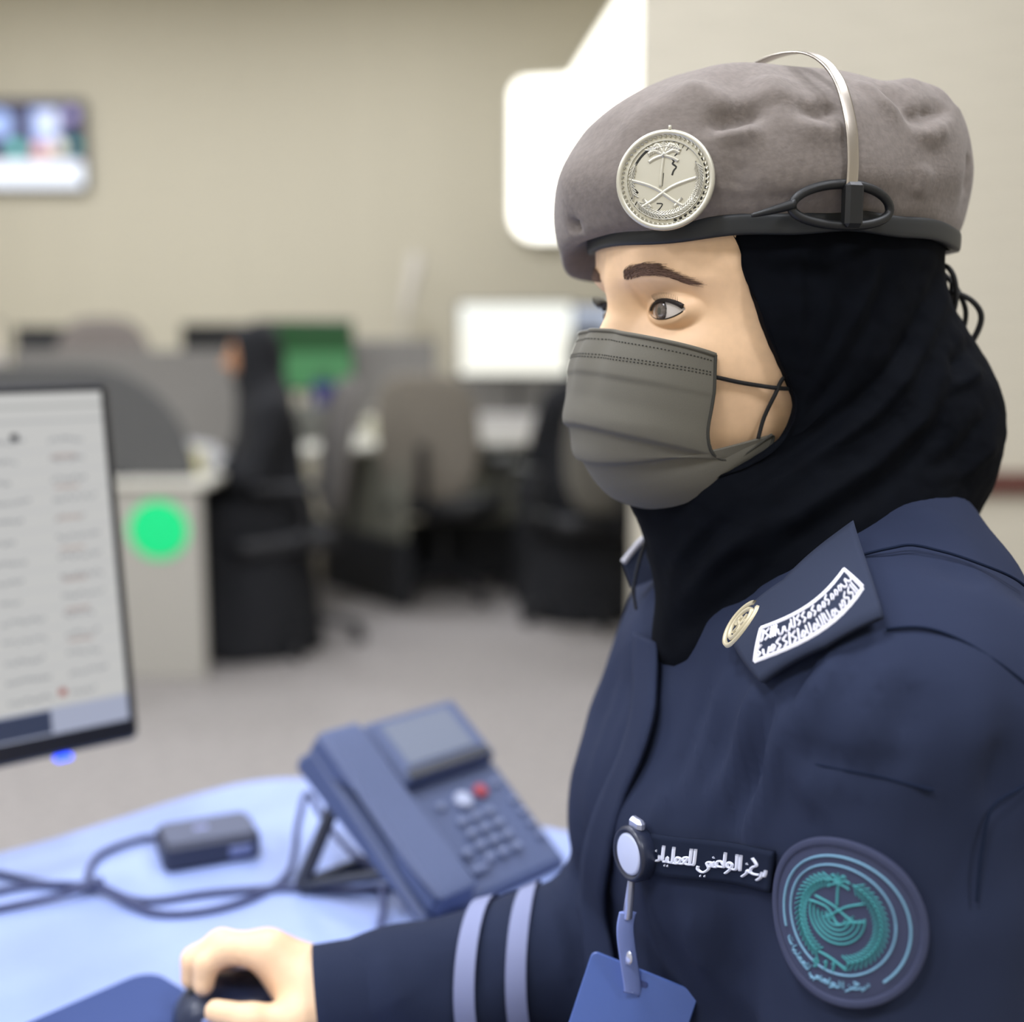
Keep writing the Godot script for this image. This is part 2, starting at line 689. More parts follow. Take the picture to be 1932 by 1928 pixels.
func screen_mat(im: Image, energy: float) -> StandardMaterial3D:
	var m := mat("101010", 0.35)
	m.emission_enabled = true
	m.emission = Color.BLACK
	m.emission_energy_multiplier = energy
	m.emission_texture = ImageTexture.create_from_image(im)
	m.texture_repeat = false
	return m

func disc(im: Image, cx: float, cy: float, r: float, c: Color) -> void:
	for y in range(maxi(0, int(cy - r)), mini(im.get_height(), int(cy + r) + 1)):
		for x in range(maxi(0, int(cx - r)), mini(im.get_width(), int(cx + r) + 1)):
			if Vector2(x - cx, y - cy).length() < r:
				im.set_pixel(x, y, c)

func wall_things() -> void:
	# television
	var tv := thing("television", "wall-mounted television showing a bright picture of coloured spots", "television", Vector3(-3.04, 2.375, -7.66))
	part(tv, "housing", rbox(0.9, 0.53, 0.05, 0.008), mat("1b1b1f", 0.4), mv(0, 0, 0))
	var im := Image.create(180, 104, false, Image.FORMAT_RGB8)
	im.fill(Color("3a3a55"))
	im.fill_rect(Rect2i(0, 72, 180, 32), Color("eef4ff"))
	im.fill_rect(Rect2i(118, 8, 34, 40), Color("a9bdf0"))
	disc(im, 30, 30, 16, Color("d8c8e8"))
	disc(im, 76, 26, 18, Color("9fb6ea"))
	disc(im, 140, 22, 12, Color("dfe6ff"))
	disc(im, 168, 14, 8, Color("a79ad0"))
	disc(im, 128, 58, 11, Color("e6b3ab"))
	disc(im, 150, 54, 9, Color("f3ead0"))
	disc(im, 171, 52, 7, Color("2f9d93"))
	disc(im, 96, 56, 10, Color("7ad0c8"))
	part(tv, "screen", flat_sheet(0.86, 0.49), screen_mat(im, 1.5), mv(0, 0, 0.027))
	screen_light(tv, Vector2(0.86, 0.49), 0.12, Vector3(0, 0, 0.03), Color("c8d0f0"))
	# illuminated white sign: a slanted stroke rising from a rounded block, cut from acrylic
	var s := thing("illuminated_sign", "big glowing white sign of a rounded block with a slanted upright stroke", "sign", Vector3(0, 0, -7.63))
	var o := PackedVector2Array()
	o.append_array([Vector2(0.346, 2.775), Vector2(0.7, 3.33), Vector2(1.05, 3.33), Vector2(1.05, 1.8)])
	for k in 7:
		var a := deg_to_rad(270.0 - 15.0 * k)
		o.append(Vector2(0.15 + 0.16 * cos(a), 1.96 + 0.16 * sin(a)))
	for k in 7:
		var a := deg_to_rad(180.0 - 15.0 * k)
		o.append(Vector2(0.09 + 0.1 * cos(a), 2.66 + 0.1 * sin(a)))
	part(s, "letter_body", prism(o, 0.05, 0.006), mat("f4f3ea", 0.5))
	var face := PackedVector2Array(Geometry2D.offset_polygon(o, -0.012)[0])
	part(s, "lit_face", prism(face, 0.008, 0.0), glow("fffdf2", 2.4), mv(0, 0, 0.028))
	var l := AreaLight3D.new()
	l.name = "sign_light"
	l.area_size = Vector2(0.8, 0.9)
	l.light_energy = 0.9
	l.light_color = Color("fffaf0")
	l.shadow_enabled = true
	l.area_range = 20.0
	l.position = Vector3(0.5, 2.3, 0.06)
	l.rotation_degrees = Vector3(0, 180, 0)
	s.add_child(l)

func screen_light(parent: Node3D, size: Vector2, energy: float, at: Vector3, c: Color) -> void:
	var l := AreaLight3D.new()
	l.name = "screen_light"
	l.area_size = size
	l.light_energy = energy
	l.light_color = c
	l.shadow_enabled = true
	l.area_range = 12.0
	l.position = at
	l.rotation_degrees = Vector3(0, 180, 0)
	parent.add_child(l)

# ------------------------------------------------------------------ furniture of the far workstations
func office_chair(called: String, label: String, at: Vector3, turn: float, group: String, shell: String) -> Node3D:
	var t := thing(called, label, "chair", at, turn, group)
	var black := mat("15161a", 0.5)
	var cloth := weave(mat(shell, 0.9), 120.0, 0.0)
	for k in 5:
		var a := TAU * k / 5.0 + 0.3
		var d := Vector3(sin(a), 0, cos(a))
		var leg := part(t, "leg", tube(PackedVector3Array([Vector3(0, 0.115, 0), d * 0.16 + Vector3(0, 0.105, 0), d * 0.30 + Vector3(0, 0.075, 0)]), 0.026, 0.017, 8), black)
		part(leg, "caster", join([[lathe([Vector2(0.002, -0.014), Vector2(0.026, -0.014), Vector2(0.03, -0.01), Vector2(0.03, 0.01), Vector2(0.026, 0.014), Vector2(0.002, 0.014)], 16), Transform3D(Basis(Vector3(0, 0, 1), PI / 2).rotated(Vector3.UP, a), d * 0.30 + Vector3(0, 0.03, 0))], [rod(d * 0.3 + Vector3(0, 0.03, 0), d * 0.3 + Vector3(0, 0.085, 0), 0.009), Transform3D()]]), black)
	part(t, "gas_column", lathe([Vector2(0.03, 0.09), Vector2(0.03, 0.25), Vector2(0.018, 0.26), Vector2(0.018, 0.42)], 16), black)
	var seat := func(u: float, v: float) -> Vector3:
		var a := TAU * u
		var c := Vector2(signf(cos(a)) * pow(absf(cos(a)), 0.5), signf(sin(a)) * pow(absf(sin(a)), 0.5))
		var prof := [[0.0, 0.0, 0.4], [0.2, 0.9, 0.405], [0.45, 1.0, 0.44], [0.7, 0.93, 0.485], [1.0, 0.0, 0.47]]
		var r := table(v, prof.map(func(q): return [q[0], q[1]]))
		var h := table(v, prof.map(func(q): return [q[0], q[2]]))
		return Vector3(c.x * 0.25 * r, h - 0.02 * maxf(c.y, 0.0) * r, c.y * 0.24 * r + 0.02)
	part(t, "seat", grid(28, 10, seat, true), black)
	var back := func(u: float, v: float) -> Vector3:
		var a := TAU * u
		var c := Vector2(signf(cos(a)) * pow(absf(cos(a)), 0.55), signf(sin(a)) * pow(absf(sin(a)), 0.55))
		var r := sin(PI * clampf(v, 0.0, 1.0)) ** 0.4
		var y := 0.78 + c.y * 0.29 * r
		var w := 0.21 + 0.04 * sin((y - 0.5) * 5.0)
		var x := c.x * w * r
		return Vector3(x, y, -0.22 + 0.6 * x * x - (y - 0.6) * 0.16 + (v - 0.5) * 0.06)
	part(t, "backrest", grid(32, 8, back, true), cloth)
	part(t, "back_support", tube(curve_points([Vector3(0, 0.4, -0.08), Vector3(0, 0.42, -0.25), Vector3(0, 0.6, -0.29), Vector3(0, 0.75, -0.29)], 5), 0.028, 0.02, 8, 0.6), black)
	for s in [-1.0, 1.0]:
		var arm := part(t, "arm", tube(curve_points([Vector3(s * 0.2, 0.41, -0.02), Vector3(s * 0.29, 0.44, -0.03), Vector3(s * 0.3, 0.56, -0.05), Vector3(s * 0.29, 0.655, -0.02)], 5), 0.019, 0.015, 8), black)
		part(arm, "arm_pad", rbox(0.075, 0.03, 0.25, 0.012), black, mv(s * 0.29, 0.67, 0.02))
	return t

func monitor(called: String, label: String, at: Vector3, turn: float, w: float, h: float, centre: float, screen: Material, light := 0.0, group := "") -> Node3D:
	# stands on a desk at `at`; centre = height of the panel's middle above its foot
	var t := thing(called, label, "monitor", at, turn, group)
	var black := mat("1a1b1e", 0.45)
	part(t, "foot", prism(round_rect(0.24, 0.18, 0.05), 0.014, 0.004), black, trr(0, 0.007, -0.06, 90, 0, 0))
	part(t, "neck", tube(PackedVector3Array([Vector3(0, 0.01, -0.09), Vector3(0, centre, -0.07)]), 0.03, 0.026, 10, 0.45), black)
	part(t, "housing", prism(round_rect(w, h, 0.012), 0.035, 0.006), black, mv(0, centre, -0.02))
	if screen:
		part(t, "screen", flat_sheet(w - 0.022, h - 0.03), screen, mv(0, centre + 0.003, -0.0015))
		if light > 0.0:
			screen_light(t, Vector2(w - 0.03, h - 0.04), light, Vector3(0, centre, 0.005), Color("eef6f2"))
	return t

func plain_screen(top: String, bottom: String, split: float) -> Image:
	var im := Image.create(64, 40, false, Image.FORMAT_RGB8)
	im.fill(Color(top))
	im.fill_rect(Rect2i(0, int(40 * split), 64, 40), Color(bottom))
	return im

func workstations() -> void:
	var laminate := mat("d6d4c9", 0.45)
	var panel := mat("a8a59d", 0.6)
	var grey := weave(mat("5c5c5b", 0.95), 90.0, 0.0)
	var grey_light := weave(mat("8b8884", 0.95), 90.0, 0.0)
	var charcoal := mat("24262b", 0.7)
	var olive := mat("7c7c70", 0.8)
	# workstation with the white end panel
	var d := thing("office_desk", "desk with a white end panel bearing a round green sticker", "desk", Vector3(-1.6, 0, -4.9))
	part(d, "worktop", rbox(1.06, 0.03, 1.2, 0.006), laminate, mv(0, 0.715, 0.02))
	part(d, "end_panel", rbox(0.92, 0.7, 0.03, 0.004), panel, mv(0.03, 0.35, 0.585))
	part(d, "end_panel", rbox(0.92, 0.7, 0.03, 0.004), panel, mv(0.0, 0.35, -0.585))
	part(d, "back_panel", rbox(0.03, 0.5, 1.1, 0.004), panel, mv(-0.4, 0.42, 0))
	var gd := lathe([Vector2(0.0, 0.0), Vector2(0.1045, 0.0), Vector2(0.1055, -0.001), Vector2(0.1055, -0.003)], 40)
	part(d, "green_sticker", gd, mat("00e488", 0.5), trr(0.338, 0.547, 0.604, 90, 0, 0), "bright green round sticker")
	# screens round it: the front one with a quarter-round end
	var front := thing("desk_screen", "dark grey fabric desk screen with a rounded end above the white panel", "partition", Vector3(-1.6, 0.73, -4.36))
	var o := PackedVector2Array([Vector2(-1.1, 0.0), Vector2(0.46, 0.0)])
	for k in 9:
		var a := PI * 0.5 * k / 8.0
		o.append(Vector2(0.08 + 0.38 * cos(a), 0.0 + 0.40 * sin(a)))
	o.append(Vector2(-1.1, 0.4))
	part(front, "panel", prism(o, 0.03, 0.004), grey)
	part(front, "foot", rbox(0.06, 0.01, 0.08, 0.002), charcoal, mv(0.2, 0.005, 0))
	var back := thing("desk_screen", "light grey fabric desk screen standing behind the rounded one", "partition", Vector3(-1.6, 0.73, -5.42))
	part(back, "panel", rbox(1.16, 0.44, 0.03, 0.004), grey_light, mv(-0.02, 0.22, 0))
	part(back, "foot", rbox(0.06, 0.01, 0.08, 0.002), charcoal, mv(0.2, 0.005, 0))
	var cup := thing("paper_cup", "pale yellow paper cup at the desk corner by the seated woman in black", "cup", Vector3(-1.16, 0.73, -4.42))
	part(cup, "cup_body", lathe([Vector2(0.0, 0.002), Vector2(0.03, 0.002), Vector2(0.04, 0.09), Vector2(0.042, 0.092), Vector2(0.038, 0.09), Vector2(0.028, 0.006), Vector2(0.0, 0.006)], 20), mat("e8e2b4", 0.6))
	# far row: one long worktop with a slanted wing
	var r := thing("office_desk", "long white-topped desk row with olive front panel under the lit white monitor", "desk", Vector3(0, 0, 0))
	var top := PackedVector2Array([Vector2(-1.55, 5.55), Vector2(-0.90, 5.36), Vector2(-0.46, 5.90), Vector2(1.6, 5.95), Vector2(1.6, 6.72), Vector2(-1.55, 6.72)])
	part(r, "worktop", prism(top, 0.03, 0.005), laminate, trr(0, 0.715, 0, -90, 0, 0))
	part(r, "front_panel", rbox(1.95, 0.4, 0.025, 0.003), olive, mv(0.62, 0.5, -6.15))
	part(r, "front_panel", rbox(0.62, 0.4, 0.025, 0.003), olive, trr(-0.68, 0.5, -5.75, 0, -52, 0))
	part(r, "dark_strip", rbox(2.2, 0.3, 0.06, 0.004), charcoal, mv(0.5, 0.15, -6.12))  # dark strip along the floor below the olive panel
	part(r, "dark_strip", rbox(0.72, 0.3, 0.06, 0.004), charcoal, trr(-0.70, 0.15, -5.72, 0, -52, 0))
	part(r, "side_panel", rbox(0.03, 0.7, 0.7, 0.003), panel, mv(-1.5, 0.35, -6.3))
	var ps := thing("desk_screen", "mid grey fabric screen between the green monitor and the white one", "partition", Vector3(-0.65, 0.73, -6.5))
	part(ps, "panel", rbox(0.5, 0.48, 0.03, 0.004), grey_light, mv(0.0, 0.24, 0))
	part(ps, "foot", rbox(0.06, 0.01, 0.1, 0.002), charcoal, mv(0, 0.005, 0))
	var ps2 := thing("desk_screen", "grey fabric screen standing behind the lit white monitor", "partition", Vector3(0.5, 0.73, -6.62))
	part(ps2, "panel", rbox(1.6, 0.45, 0.03, 0.004), grey_light, mv(0, 0.225, 0))
	part(ps2, "foot", rbox(0.06, 0.01, 0.1, 0.002), charcoal, mv(0, 0.005, 0))
	monitor("desk_monitor", "lit white monitor on the long desk behind an empty grey chair", Vector3(0.02, 0.73, -6.36), 0.0, 0.6, 0.39, 0.48, screen_mat(plain_screen("f4f6ee", "f7f6ea", 0.4), 1.25), 0.25)
	monitor("desk_monitor", "black monitor with a dark green picture on the long desk", Vector3(-1.05, 0.73, -6.2), 0.1, 0.5, 0.36, 0.4, screen_mat(plain_screen("0d4a1c", "4c8a58", 0.45), 0.9), 0.04)
	monitor("desk_monitor", "black switched-off monitor beside the green one, behind the veiled woman", Vector3(-1.38, 0.73, -6.0), 0.05, 0.46, 0.36, 0.38, mat("17191c", 0.3))
	monitor("desk_monitor", "pale blue lit monitor half hidden behind the officer's face", Vector3(0.5, 0.73, -6.4), -0.15, 0.5, 0.36, 0.48, screen_mat(plain_screen("b9c3d6", "8f98a8", 0.5), 0.9), 0.06)
	# things on the far desk
	var tray := thing("paper_tray", "white paper tray in front of the lit white monitor", "tray", Vector3(-0.03, 0.73, -6.1))
	part(tray, "tray_body", join([[rbox(0.36, 0.012, 0.24, 0.003), mv(0, 0.006, 0)], [rbox(0.36, 0.12, 0.012, 0.003), mv(0, 0.065, 0.114)], [rbox(0.012, 0.12, 0.24, 0.003), mv(-0.174, 0.065, 0)], [rbox(0.012, 0.12, 0.24, 0.003), mv(0.174, 0.065, 0)]]), mat("dcdad6", 0.5))
	part(tray, "paper", rbox(0.3, 0.05, 0.21, 0.002), mat("f2f1ec", 0.8), mv(0, 0.04, 0))
	var box := thing("tissue_box", "cream tissue box with a tuft of paper on the slanted desk wing", "box", Vector3(-0.61, 0.73, -6.08))
	part(box, "carton", rbox(0.24, 0.1, 0.13, 0.004), mat("d9d6bf", 0.7), mv(0, 0.05, 0))
	var tuft := func(u: float, v: float) -> Vector3:
		var a := TAU * u
		var w := 0.02 + 0.035 * v + 0.012 * sin(a * 3.0) * v
		return Vector3(cos(a) * w * 1.4, 0.1 + 0.05 * v + 0.008 * sin(a * 2.0), sin(a) * w * 0.6)
	part(box, "paper_tuft", grid(24, 5, tuft, true), mat("f0eee2", 0.9))
	var org := thing("desk_organizer", "small grey drawer organizer on the slanted desk wing", "organizer", Vector3(-0.93, 0.73, -5.92), 0.2)
	part(org, "drawer_case", rbox(0.22, 0.17, 0.2, 0.005), mat("5c5d59", 0.6), mv(0, 0.085, 0))
	for k in 2:
		var dr := part(org, "drawer", rbox(0.2, 0.07, 0.01, 0.003), mat("6f706a", 0.6), mv(0, 0.045 + 0.08 * k, 0.103))
		part(dr, "knob", lathe([Vector2(0, 0.012), Vector2(0.009, 0.01), Vector2(0.006, 0.0)], 10), mat("2a2a2a", 0.4), trr(0, 0, 0.005, 90, 0, 0))
	var nc := thing("pen_cup", "navy blue pen cup standing on the small grey organizer", "cup", Vector3(-0.91, 0.9, -5.92))
	part(nc, "cup_body", lathe([Vector2(0.0, 0.0), Vector2(0.045, 0.0), Vector2(0.055, 0.11), Vector2(0.051, 0.11), Vector2(0.041, 0.006), Vector2(0.0, 0.006)], 20), mat("3c3d86", 0.5))
	for k in 3:
		part(nc, "pen", rod(Vector3(0.01 * (k - 1), 0.006, 0.008 * (k % 2)), Vector3(0.03 * (k - 1), 0.16 + 0.01 * k, 0.02 * (k % 2)), 0.005), mat("26262e", 0.4))
	# far left, behind the grey screens
	var r3 := thing("office_desk", "plain desk row by the wall below the television", "desk", Vector3(-2.6, 0, -6.9))
	part(r3, "worktop", rbox(2.4, 0.03, 0.7, 0.006), laminate, mv(0, 0.715, 0))
	for s in [-1.0, 1.0]:
		part(r3, "end_panel", rbox(0.03, 0.7, 0.66, 0.004), panel, mv(s * 1.15, 0.35, 0))
	part(r3, "back_panel", rbox(2.25, 0.45, 0.02, 0.003), panel, mv(0, 0.47, -0.28))
	monitor("desk_monitor", "dark monitor standing with its back turned below the television", Vector3(-2.58, 0.73, -6.8), PI + 0.2, 0.3, 0.3, 0.4, mat("17191c", 0.3))
	monitor("desk_monitor", "pale lit monitor at the far left of the row below the television", Vector3(-3.05, 0.73, -6.8), 0.2, 0.46, 0.33, 0.42, screen_mat(plain_screen("e6dcc6", "d6cfc8", 0.5), 0.8), 0.04)
	office_chair("office_chair", "grey high-backed chair parked at the row below the television", Vector3(-2.07, 0.0, -6.3), 0.4, "", "7d756f").scale = Vector3(1, 1.24, 1)
	office_chair("office_chair", "empty grey fabric chair at the long desk before the lit white monitor", Vector3(-0.33, 0, -5.72), PI - 0.25, "", "8a8377")
	office_chair("office_chair", "grey fabric chair holding the veiled woman in the white-cuffed robe", Vector3(-0.92, 0, -4.81), -PI / 2 + 0.35, "", "736f6b")
	office_chair("office_chair", "grey fabric chair of the black-robed person behind the officer", Vector3(0.33, 0, -5.25), PI + 0.5, "", "77746c")
	# a pale upright of unknown kind by the wall, built as a slender pole
	var pl := thing("pale_pole", "slender pale pole leaning near the far wall", "lamp", Vector3(-0.68, 0, -7.3))
	part(pl, "base", lathe([Vector2(0, 0), Vector2(0.13, 0), Vector2(0.13, 0.02), Vector2(0.02, 0.03), Vector2(0.0, 0.03)], 24), mat("c8c3b8", 0.5))
	part(pl, "pole", rod(Vector3(0, 0.02, 0), Vector3(0.05, 1.4, 0), 0.014), mat("c8c3b8", 0.5))
	part(pl, "pole_top", rod(Vector3(0.05, 1.36, 0), Vector3(0.13, 1.7, 0), 0.028, 0.05, 16), mat("d3cdc2", 0.6))

# a seated figure in a long robe and head covering, modelled as one field; faces +z
func robed_person(called: String, label: String, at: Vector3, turn: float, cuffs: bool) -> void:
	var t := thing(called, label, "person", at, turn)
	var black := textured(mat("101218", 0.9), 0.8, 1.0, 0.05, Vector3.ONE * 3.0, 0.0, 11)
	var skin := mat("b98560", 0.55)
	var f := Field.new()
	f.cone_flat(Vector3(0, 0.52, 0), Vector3(0, 0.96, 0.02), 0.20, 0.15, Vector3.ZERO, Vector3(1.1, 1, 0.75), 0.08)
	f.cone(Vector3(-0.14, 0.93, 0.02), Vector3(0.14, 0.93, 0.02), 0.06, 0.06, 0.08)
	f.cone(Vector3(0, 0.95, 0.03), Vector3(0, 1.1, 0.06), 0.07, 0.075, 0.05)
	f.egg(Vector3(0, 1.16, 0.05), Vector3(0.092, 0.125, 0.115), 0.05)
	for s in [-1.0, 1.0]:
		f.cone(Vector3(s * 0.17, 0.93, 0.03), Vector3(s * 0.22, 0.70, 0.1), 0.065, 0.055, 0.05)
		f.cone(Vector3(s * 0.22, 0.70, 0.1), Vector3(s * 0.12, 0.775, 0.33), 0.055, 0.045, 0.03)
		f.cone(Vector3(s * 0.08, 0.53, 0.05), Vector3(s * 0.11, 0.52, 0.40), 0.095, 0.09, 0.08)
		f.cone(Vector3(s * 0.11, 0.52, 0.40), Vector3(s * 0.12, 0.10, 0.42), 0.10, 0.12, 0.08)
	f.cone(Vector3(0, 0.5, 0.38), Vector3(0, 0.08, 0.40), 0.1, 0.12, 0.08)
	f.cone_flat(Vector3(0, 0.5, 0.06), Vector3(0, 0.03, 0.10), 0.2, 0.29, Vector3.ZERO, Vector3(1.0, 1, 1.0), 0.08)
	f.cone_flat(Vector3(0, 0.5, 0.3), Vector3(0, 0.07, 0.36), 0.1, 0.14, Vector3.ZERO, Vector3(1.5, 1, 1.1), 0.08)
	var face := Vector3(0, 1.145, 0.165)
	var g := func(p: Vector3) -> float:
		var d := f.at(p)
		var q := (p - face) / Vector3(0.058, 0.085, 0.05)
		var cut := (q.length() - 1.0) * 0.05
		return maxf(maxf(d, -cut), 0.0 - p.y)
	var n := nets(g, Vector3(-0.38, -0.02, -0.26), Vector3(0.38, 1.34, 0.62), 0.026)
	var nz := FastNoiseLite.new()
	nz.seed = 3
	nz.frequency = 7.0
	part(t, "robe", folded(n[0], n[1], [[[Vector3(-0.1, 0.5, 0.5), Vector3(-0.12, 0.1, 0.52)], 0.03, 0.012], [[Vector3(0.05, 0.5, 0.5), Vector3(0.06, 0.1, 0.54)], 0.03, 0.012], [[Vector3(0.12, 0.95, 0.1), Vector3(0.05, 0.6, 0.16)], 0.03, 0.008]], nz, 0.012), black)
	var h := Field.new()
	h.egg(Vector3(0, 1.15, 0.07), Vector3(0.07, 0.105, 0.085), 0.02)
	h.cone(Vector3(0, 1.15, 0.152), Vector3(0, 1.125, 0.172), 0.008, 0.013, 0.02)
	h.cone(Vector3(0, 1.1, 0.06), Vector3(0, 0.93, 0.03), 0.03, 0.03, 0.02)
	for s in [-1.0, 1.0]:
		h.cone(Vector3(0, 0.93, 0.03), Vector3(s * 0.17, 0.92, 0.03), 0.025, 0.025, 0.01)
		h.cone(Vector3(s * 0.17, 0.92, 0.03), Vector3(s * 0.22, 0.70, 0.1), 0.022, 0.022, 0.01)
		h.cone(Vector3(s * 0.22, 0.70, 0.1), Vector3(s * 0.115, 0.772, 0.31), 0.022, 0.02, 0.01)
		h.egg(Vector3(s * 0.03, 1.12, 0.135), Vector3(0.022, 0.02, 0.018), 0.02)
		# hands: palm, four fingers, thumb
		var w := Vector3(s * 0.115, 0.772, 0.36)
		h.cone(w - Vector3(0, 0, 0.05), w + Vector3(-s * 0.01, -0.005, 0.04), 0.02, 0.03, 0.02)
		for k in 4:
			var b := w + Vector3(-s * 0.01 + (k - 1.5) * 0.017, -0.002, 0.05)
			h.cone(b, b + Vector3((k - 1.5) * 0.004, 0.004, 0.04 - 0.004 * absf(k - 1.4)), 0.010, 0.009, 0.008)
			h.cone(b + Vector3((k - 1.5) * 0.004, 0.004, 0.04), b + Vector3((k - 1.5) * 0.005, -0.012, 0.07 - 0.004 * absf(k - 1.4)), 0.009, 0.008, 0.008)
		h.cone(w + Vector3(-s * 0.02, -0.003, 0.0), w + Vector3(-s * 0.05, -0.01, 0.045), 0.012, 0.009, 0.012)
	var b := nets(func(p): return h.at(p), Vector3(-0.27, 0.65, -0.06), Vector3(0.27, 1.28, 0.5), 0.0105)
	part(t, "body", mesh_from(b[0], b[1]), skin)
	for s in [-1.0, 1.0]:
		part(t, "eye", lathe([Vector2(0, 0.004), Vector2(0.007, 0.002), Vector2(0.009, -0.004)], 10), mat("241a16", 0.3), trr(s * 0.028, 1.165, 0.148, 90, 0, 0))
	part(t, "mouth", rbox(0.034, 0.008, 0.006, 0.003), mat("8c4f45", 0.5), mv(0, 1.09, 0.15))
	if cuffs:
		for s in [-1.0, 1.0]:
			part(t, "cuff", rod(Vector3(s * 0.172, 0.74, 0.21), Vector3(s * 0.128, 0.772, 0.315), 0.06, 0.053, 20), mat("b4b4b4", 0.9))

# ------------------------------------------------------------------ the near desk and what stands on it
const TOP := 0.735
func near_desk() -> void:
	var laminate := textured(mat("93a6dc", 0.5), 0.93, 1.0, 0.02, Vector3.ONE * 1.5, 0.0, 21)
	var d := thing("curved_desk", "pale blue curved desk under the phone and the officer's hand", "desk", Vector3.ZERO)
	var c := []
	for p in [[-1.1, -0.66], [-0.9, -0.875], [-0.7, -1.01], [-0.506, -1.143], [-0.43, -1.215], [-0.36, -1.29], [-0.30, -1.335], [-0.235, -1.345], [-0.17, -1.315], [-0.06, -1.255], [0.067, -1.19], [0.16, -1.13]]:
		c.append(Vector3(p[0], 0, -p[1]))
	var o := PackedVector2Array()
	for p in curve_points(c, 5):
		o.append(Vector2(p.x, p.z))
	for p in curve_points([Vector3(0.17, 0, 1.10), Vector3(0.115, 0, 1.0), Vector3(0.06, 0, 0.93), Vector3(0.0, 0, 0.86), Vector3(-0.05, 0, 0.76), Vector3(-0.08, 0, 0.6), Vector3(-0.1, 0, 0.42)], 4):
		o.append(Vector2(p.x, p.z))
	o.append(Vector2(-1.1, 0.42))
	part(d, "worktop", prism(o, 0.028, 0.006), laminate, trr(0, TOP - 0.014, 0, -90, 0, 0))
	var steel := mat("8a8f9c", 0.4, 0.6)
	for p in [[-0.25, -1.15], [0.05, -1.1], [-0.98, -0.55], [-0.2, -0.5]]:
		var leg := part(d, "leg", rod(Vector3(p[0], 0.0, p[1]), Vector3(p[0], TOP - 0.028, p[1]), 0.025, 0.025, 14), steel)
		part(leg, "leg_foot", lathe([Vector2(0, 0), Vector2(0.04, 0), Vector2(0.04, 0.01), Vector2(0.026, 0.02)], 14), mat("3a3d46", 0.5), mv(p[0], 0, p[1]))

func document_screen() -> Image:
	var w := 512
	var h := 330
	var im := Image.create(w, h, false, Image.FORMAT_RGB8)
	im.fill(Color("dcdcda"))
	var r := RandomNumberGenerator.new()
	r.seed = 12
	im.fill_rect(Rect2i(0, 12, w, 2), Color("b4b6b4"))
	im.fill_rect(Rect2i(0, 26, w, 2), Color("bdbfc0"))
	for row in 14:
		var y := 44 + row * 19
		for col in 9:
			var x := 12 + col * 56
			var n := r.randi_range(4, 11)
			for k in n:
				im.fill_rect(Rect2i(x + k * 4, y + r.randi_range(-1, 1), 3, 3), Color("b2b4b8").lerp(Color("92959c"), r.randf()))
		im.fill_rect(Rect2i(0, y + 11, w, 1), Color("cbccd0"))
	disc(im, 396, 43, 5, Color("26262c"))
	disc(im, 430, 41, 4, Color("3a3a40"))
	for k in 7:
		im.fill_rect(Rect2i(462, 60 + k * 30, 22, 3), Color("c4b4ae"))
	disc(im, 452, 290, 4, Color("b06058"))
	im.fill_rect(Rect2i(0, 304, w, 26), Color("b9c0d8"))
	im.fill_rect(Rect2i(380, 306, 60, 22), Color("39435e"))
	return im

func near_monitor() -> void:
	# its right edge is in view: it faces the officer
	var t := thing("desktop_monitor", "thin-framed monitor showing a pale list of text lines on the curved desk", "monitor", Vector3(-0.595, TOP, -1.0), deg_to_rad(40.0))
	var black := mat("16171c", 0.4)
	part(t, "foot", prism(round_rect(0.24, 0.18, 0.05), 0.012, 0.004), black, trr(0, 0.006, -0.05, 90, 0, 0))
	part(t, "neck", tube(PackedVector3Array([Vector3(0, 0.01, -0.08), Vector3(0, 0.3, -0.05)]), 0.03, 0.026, 12, 0.45), black)
	var tilt := Basis(Vector3(1, 0, 0), deg_to_rad(-6.0))
	var c := Vector3(0, 0.285, 0)
	part(t, "housing", prism(round_rect(0.545, 0.348, 0.008), 0.032, 0.004), black, Transform3D(tilt, c))
	part(t, "screen", flat_sheet(0.527, 0.318), screen_mat(document_screen(), 0.74), Transform3D(tilt, c + tilt * Vector3(0, 0.006, 0.0168)))
	var led := part(t, "power_led", rbox(0.016, 0.006, 0.01, 0.002), glow("3050ff", 3.0), Transform3D(tilt, c + tilt * Vector3(0.2, -0.178, 0.008)), "glowing blue power light")
	var l := AreaLight3D.new()
	l.name = "screen_light"
	l.area_size = Vector2(0.5, 0.3)
	l.light_energy = 0.05
	l.light_color = Color("e6e8f4")
	l.shadow_enabled = true
	l.area_range = 10.0
	l.transform = Transform3D(tilt * Basis(Vector3.UP, PI), c + tilt * Vector3(0, 0, 0.03))
	t.add_child(l)

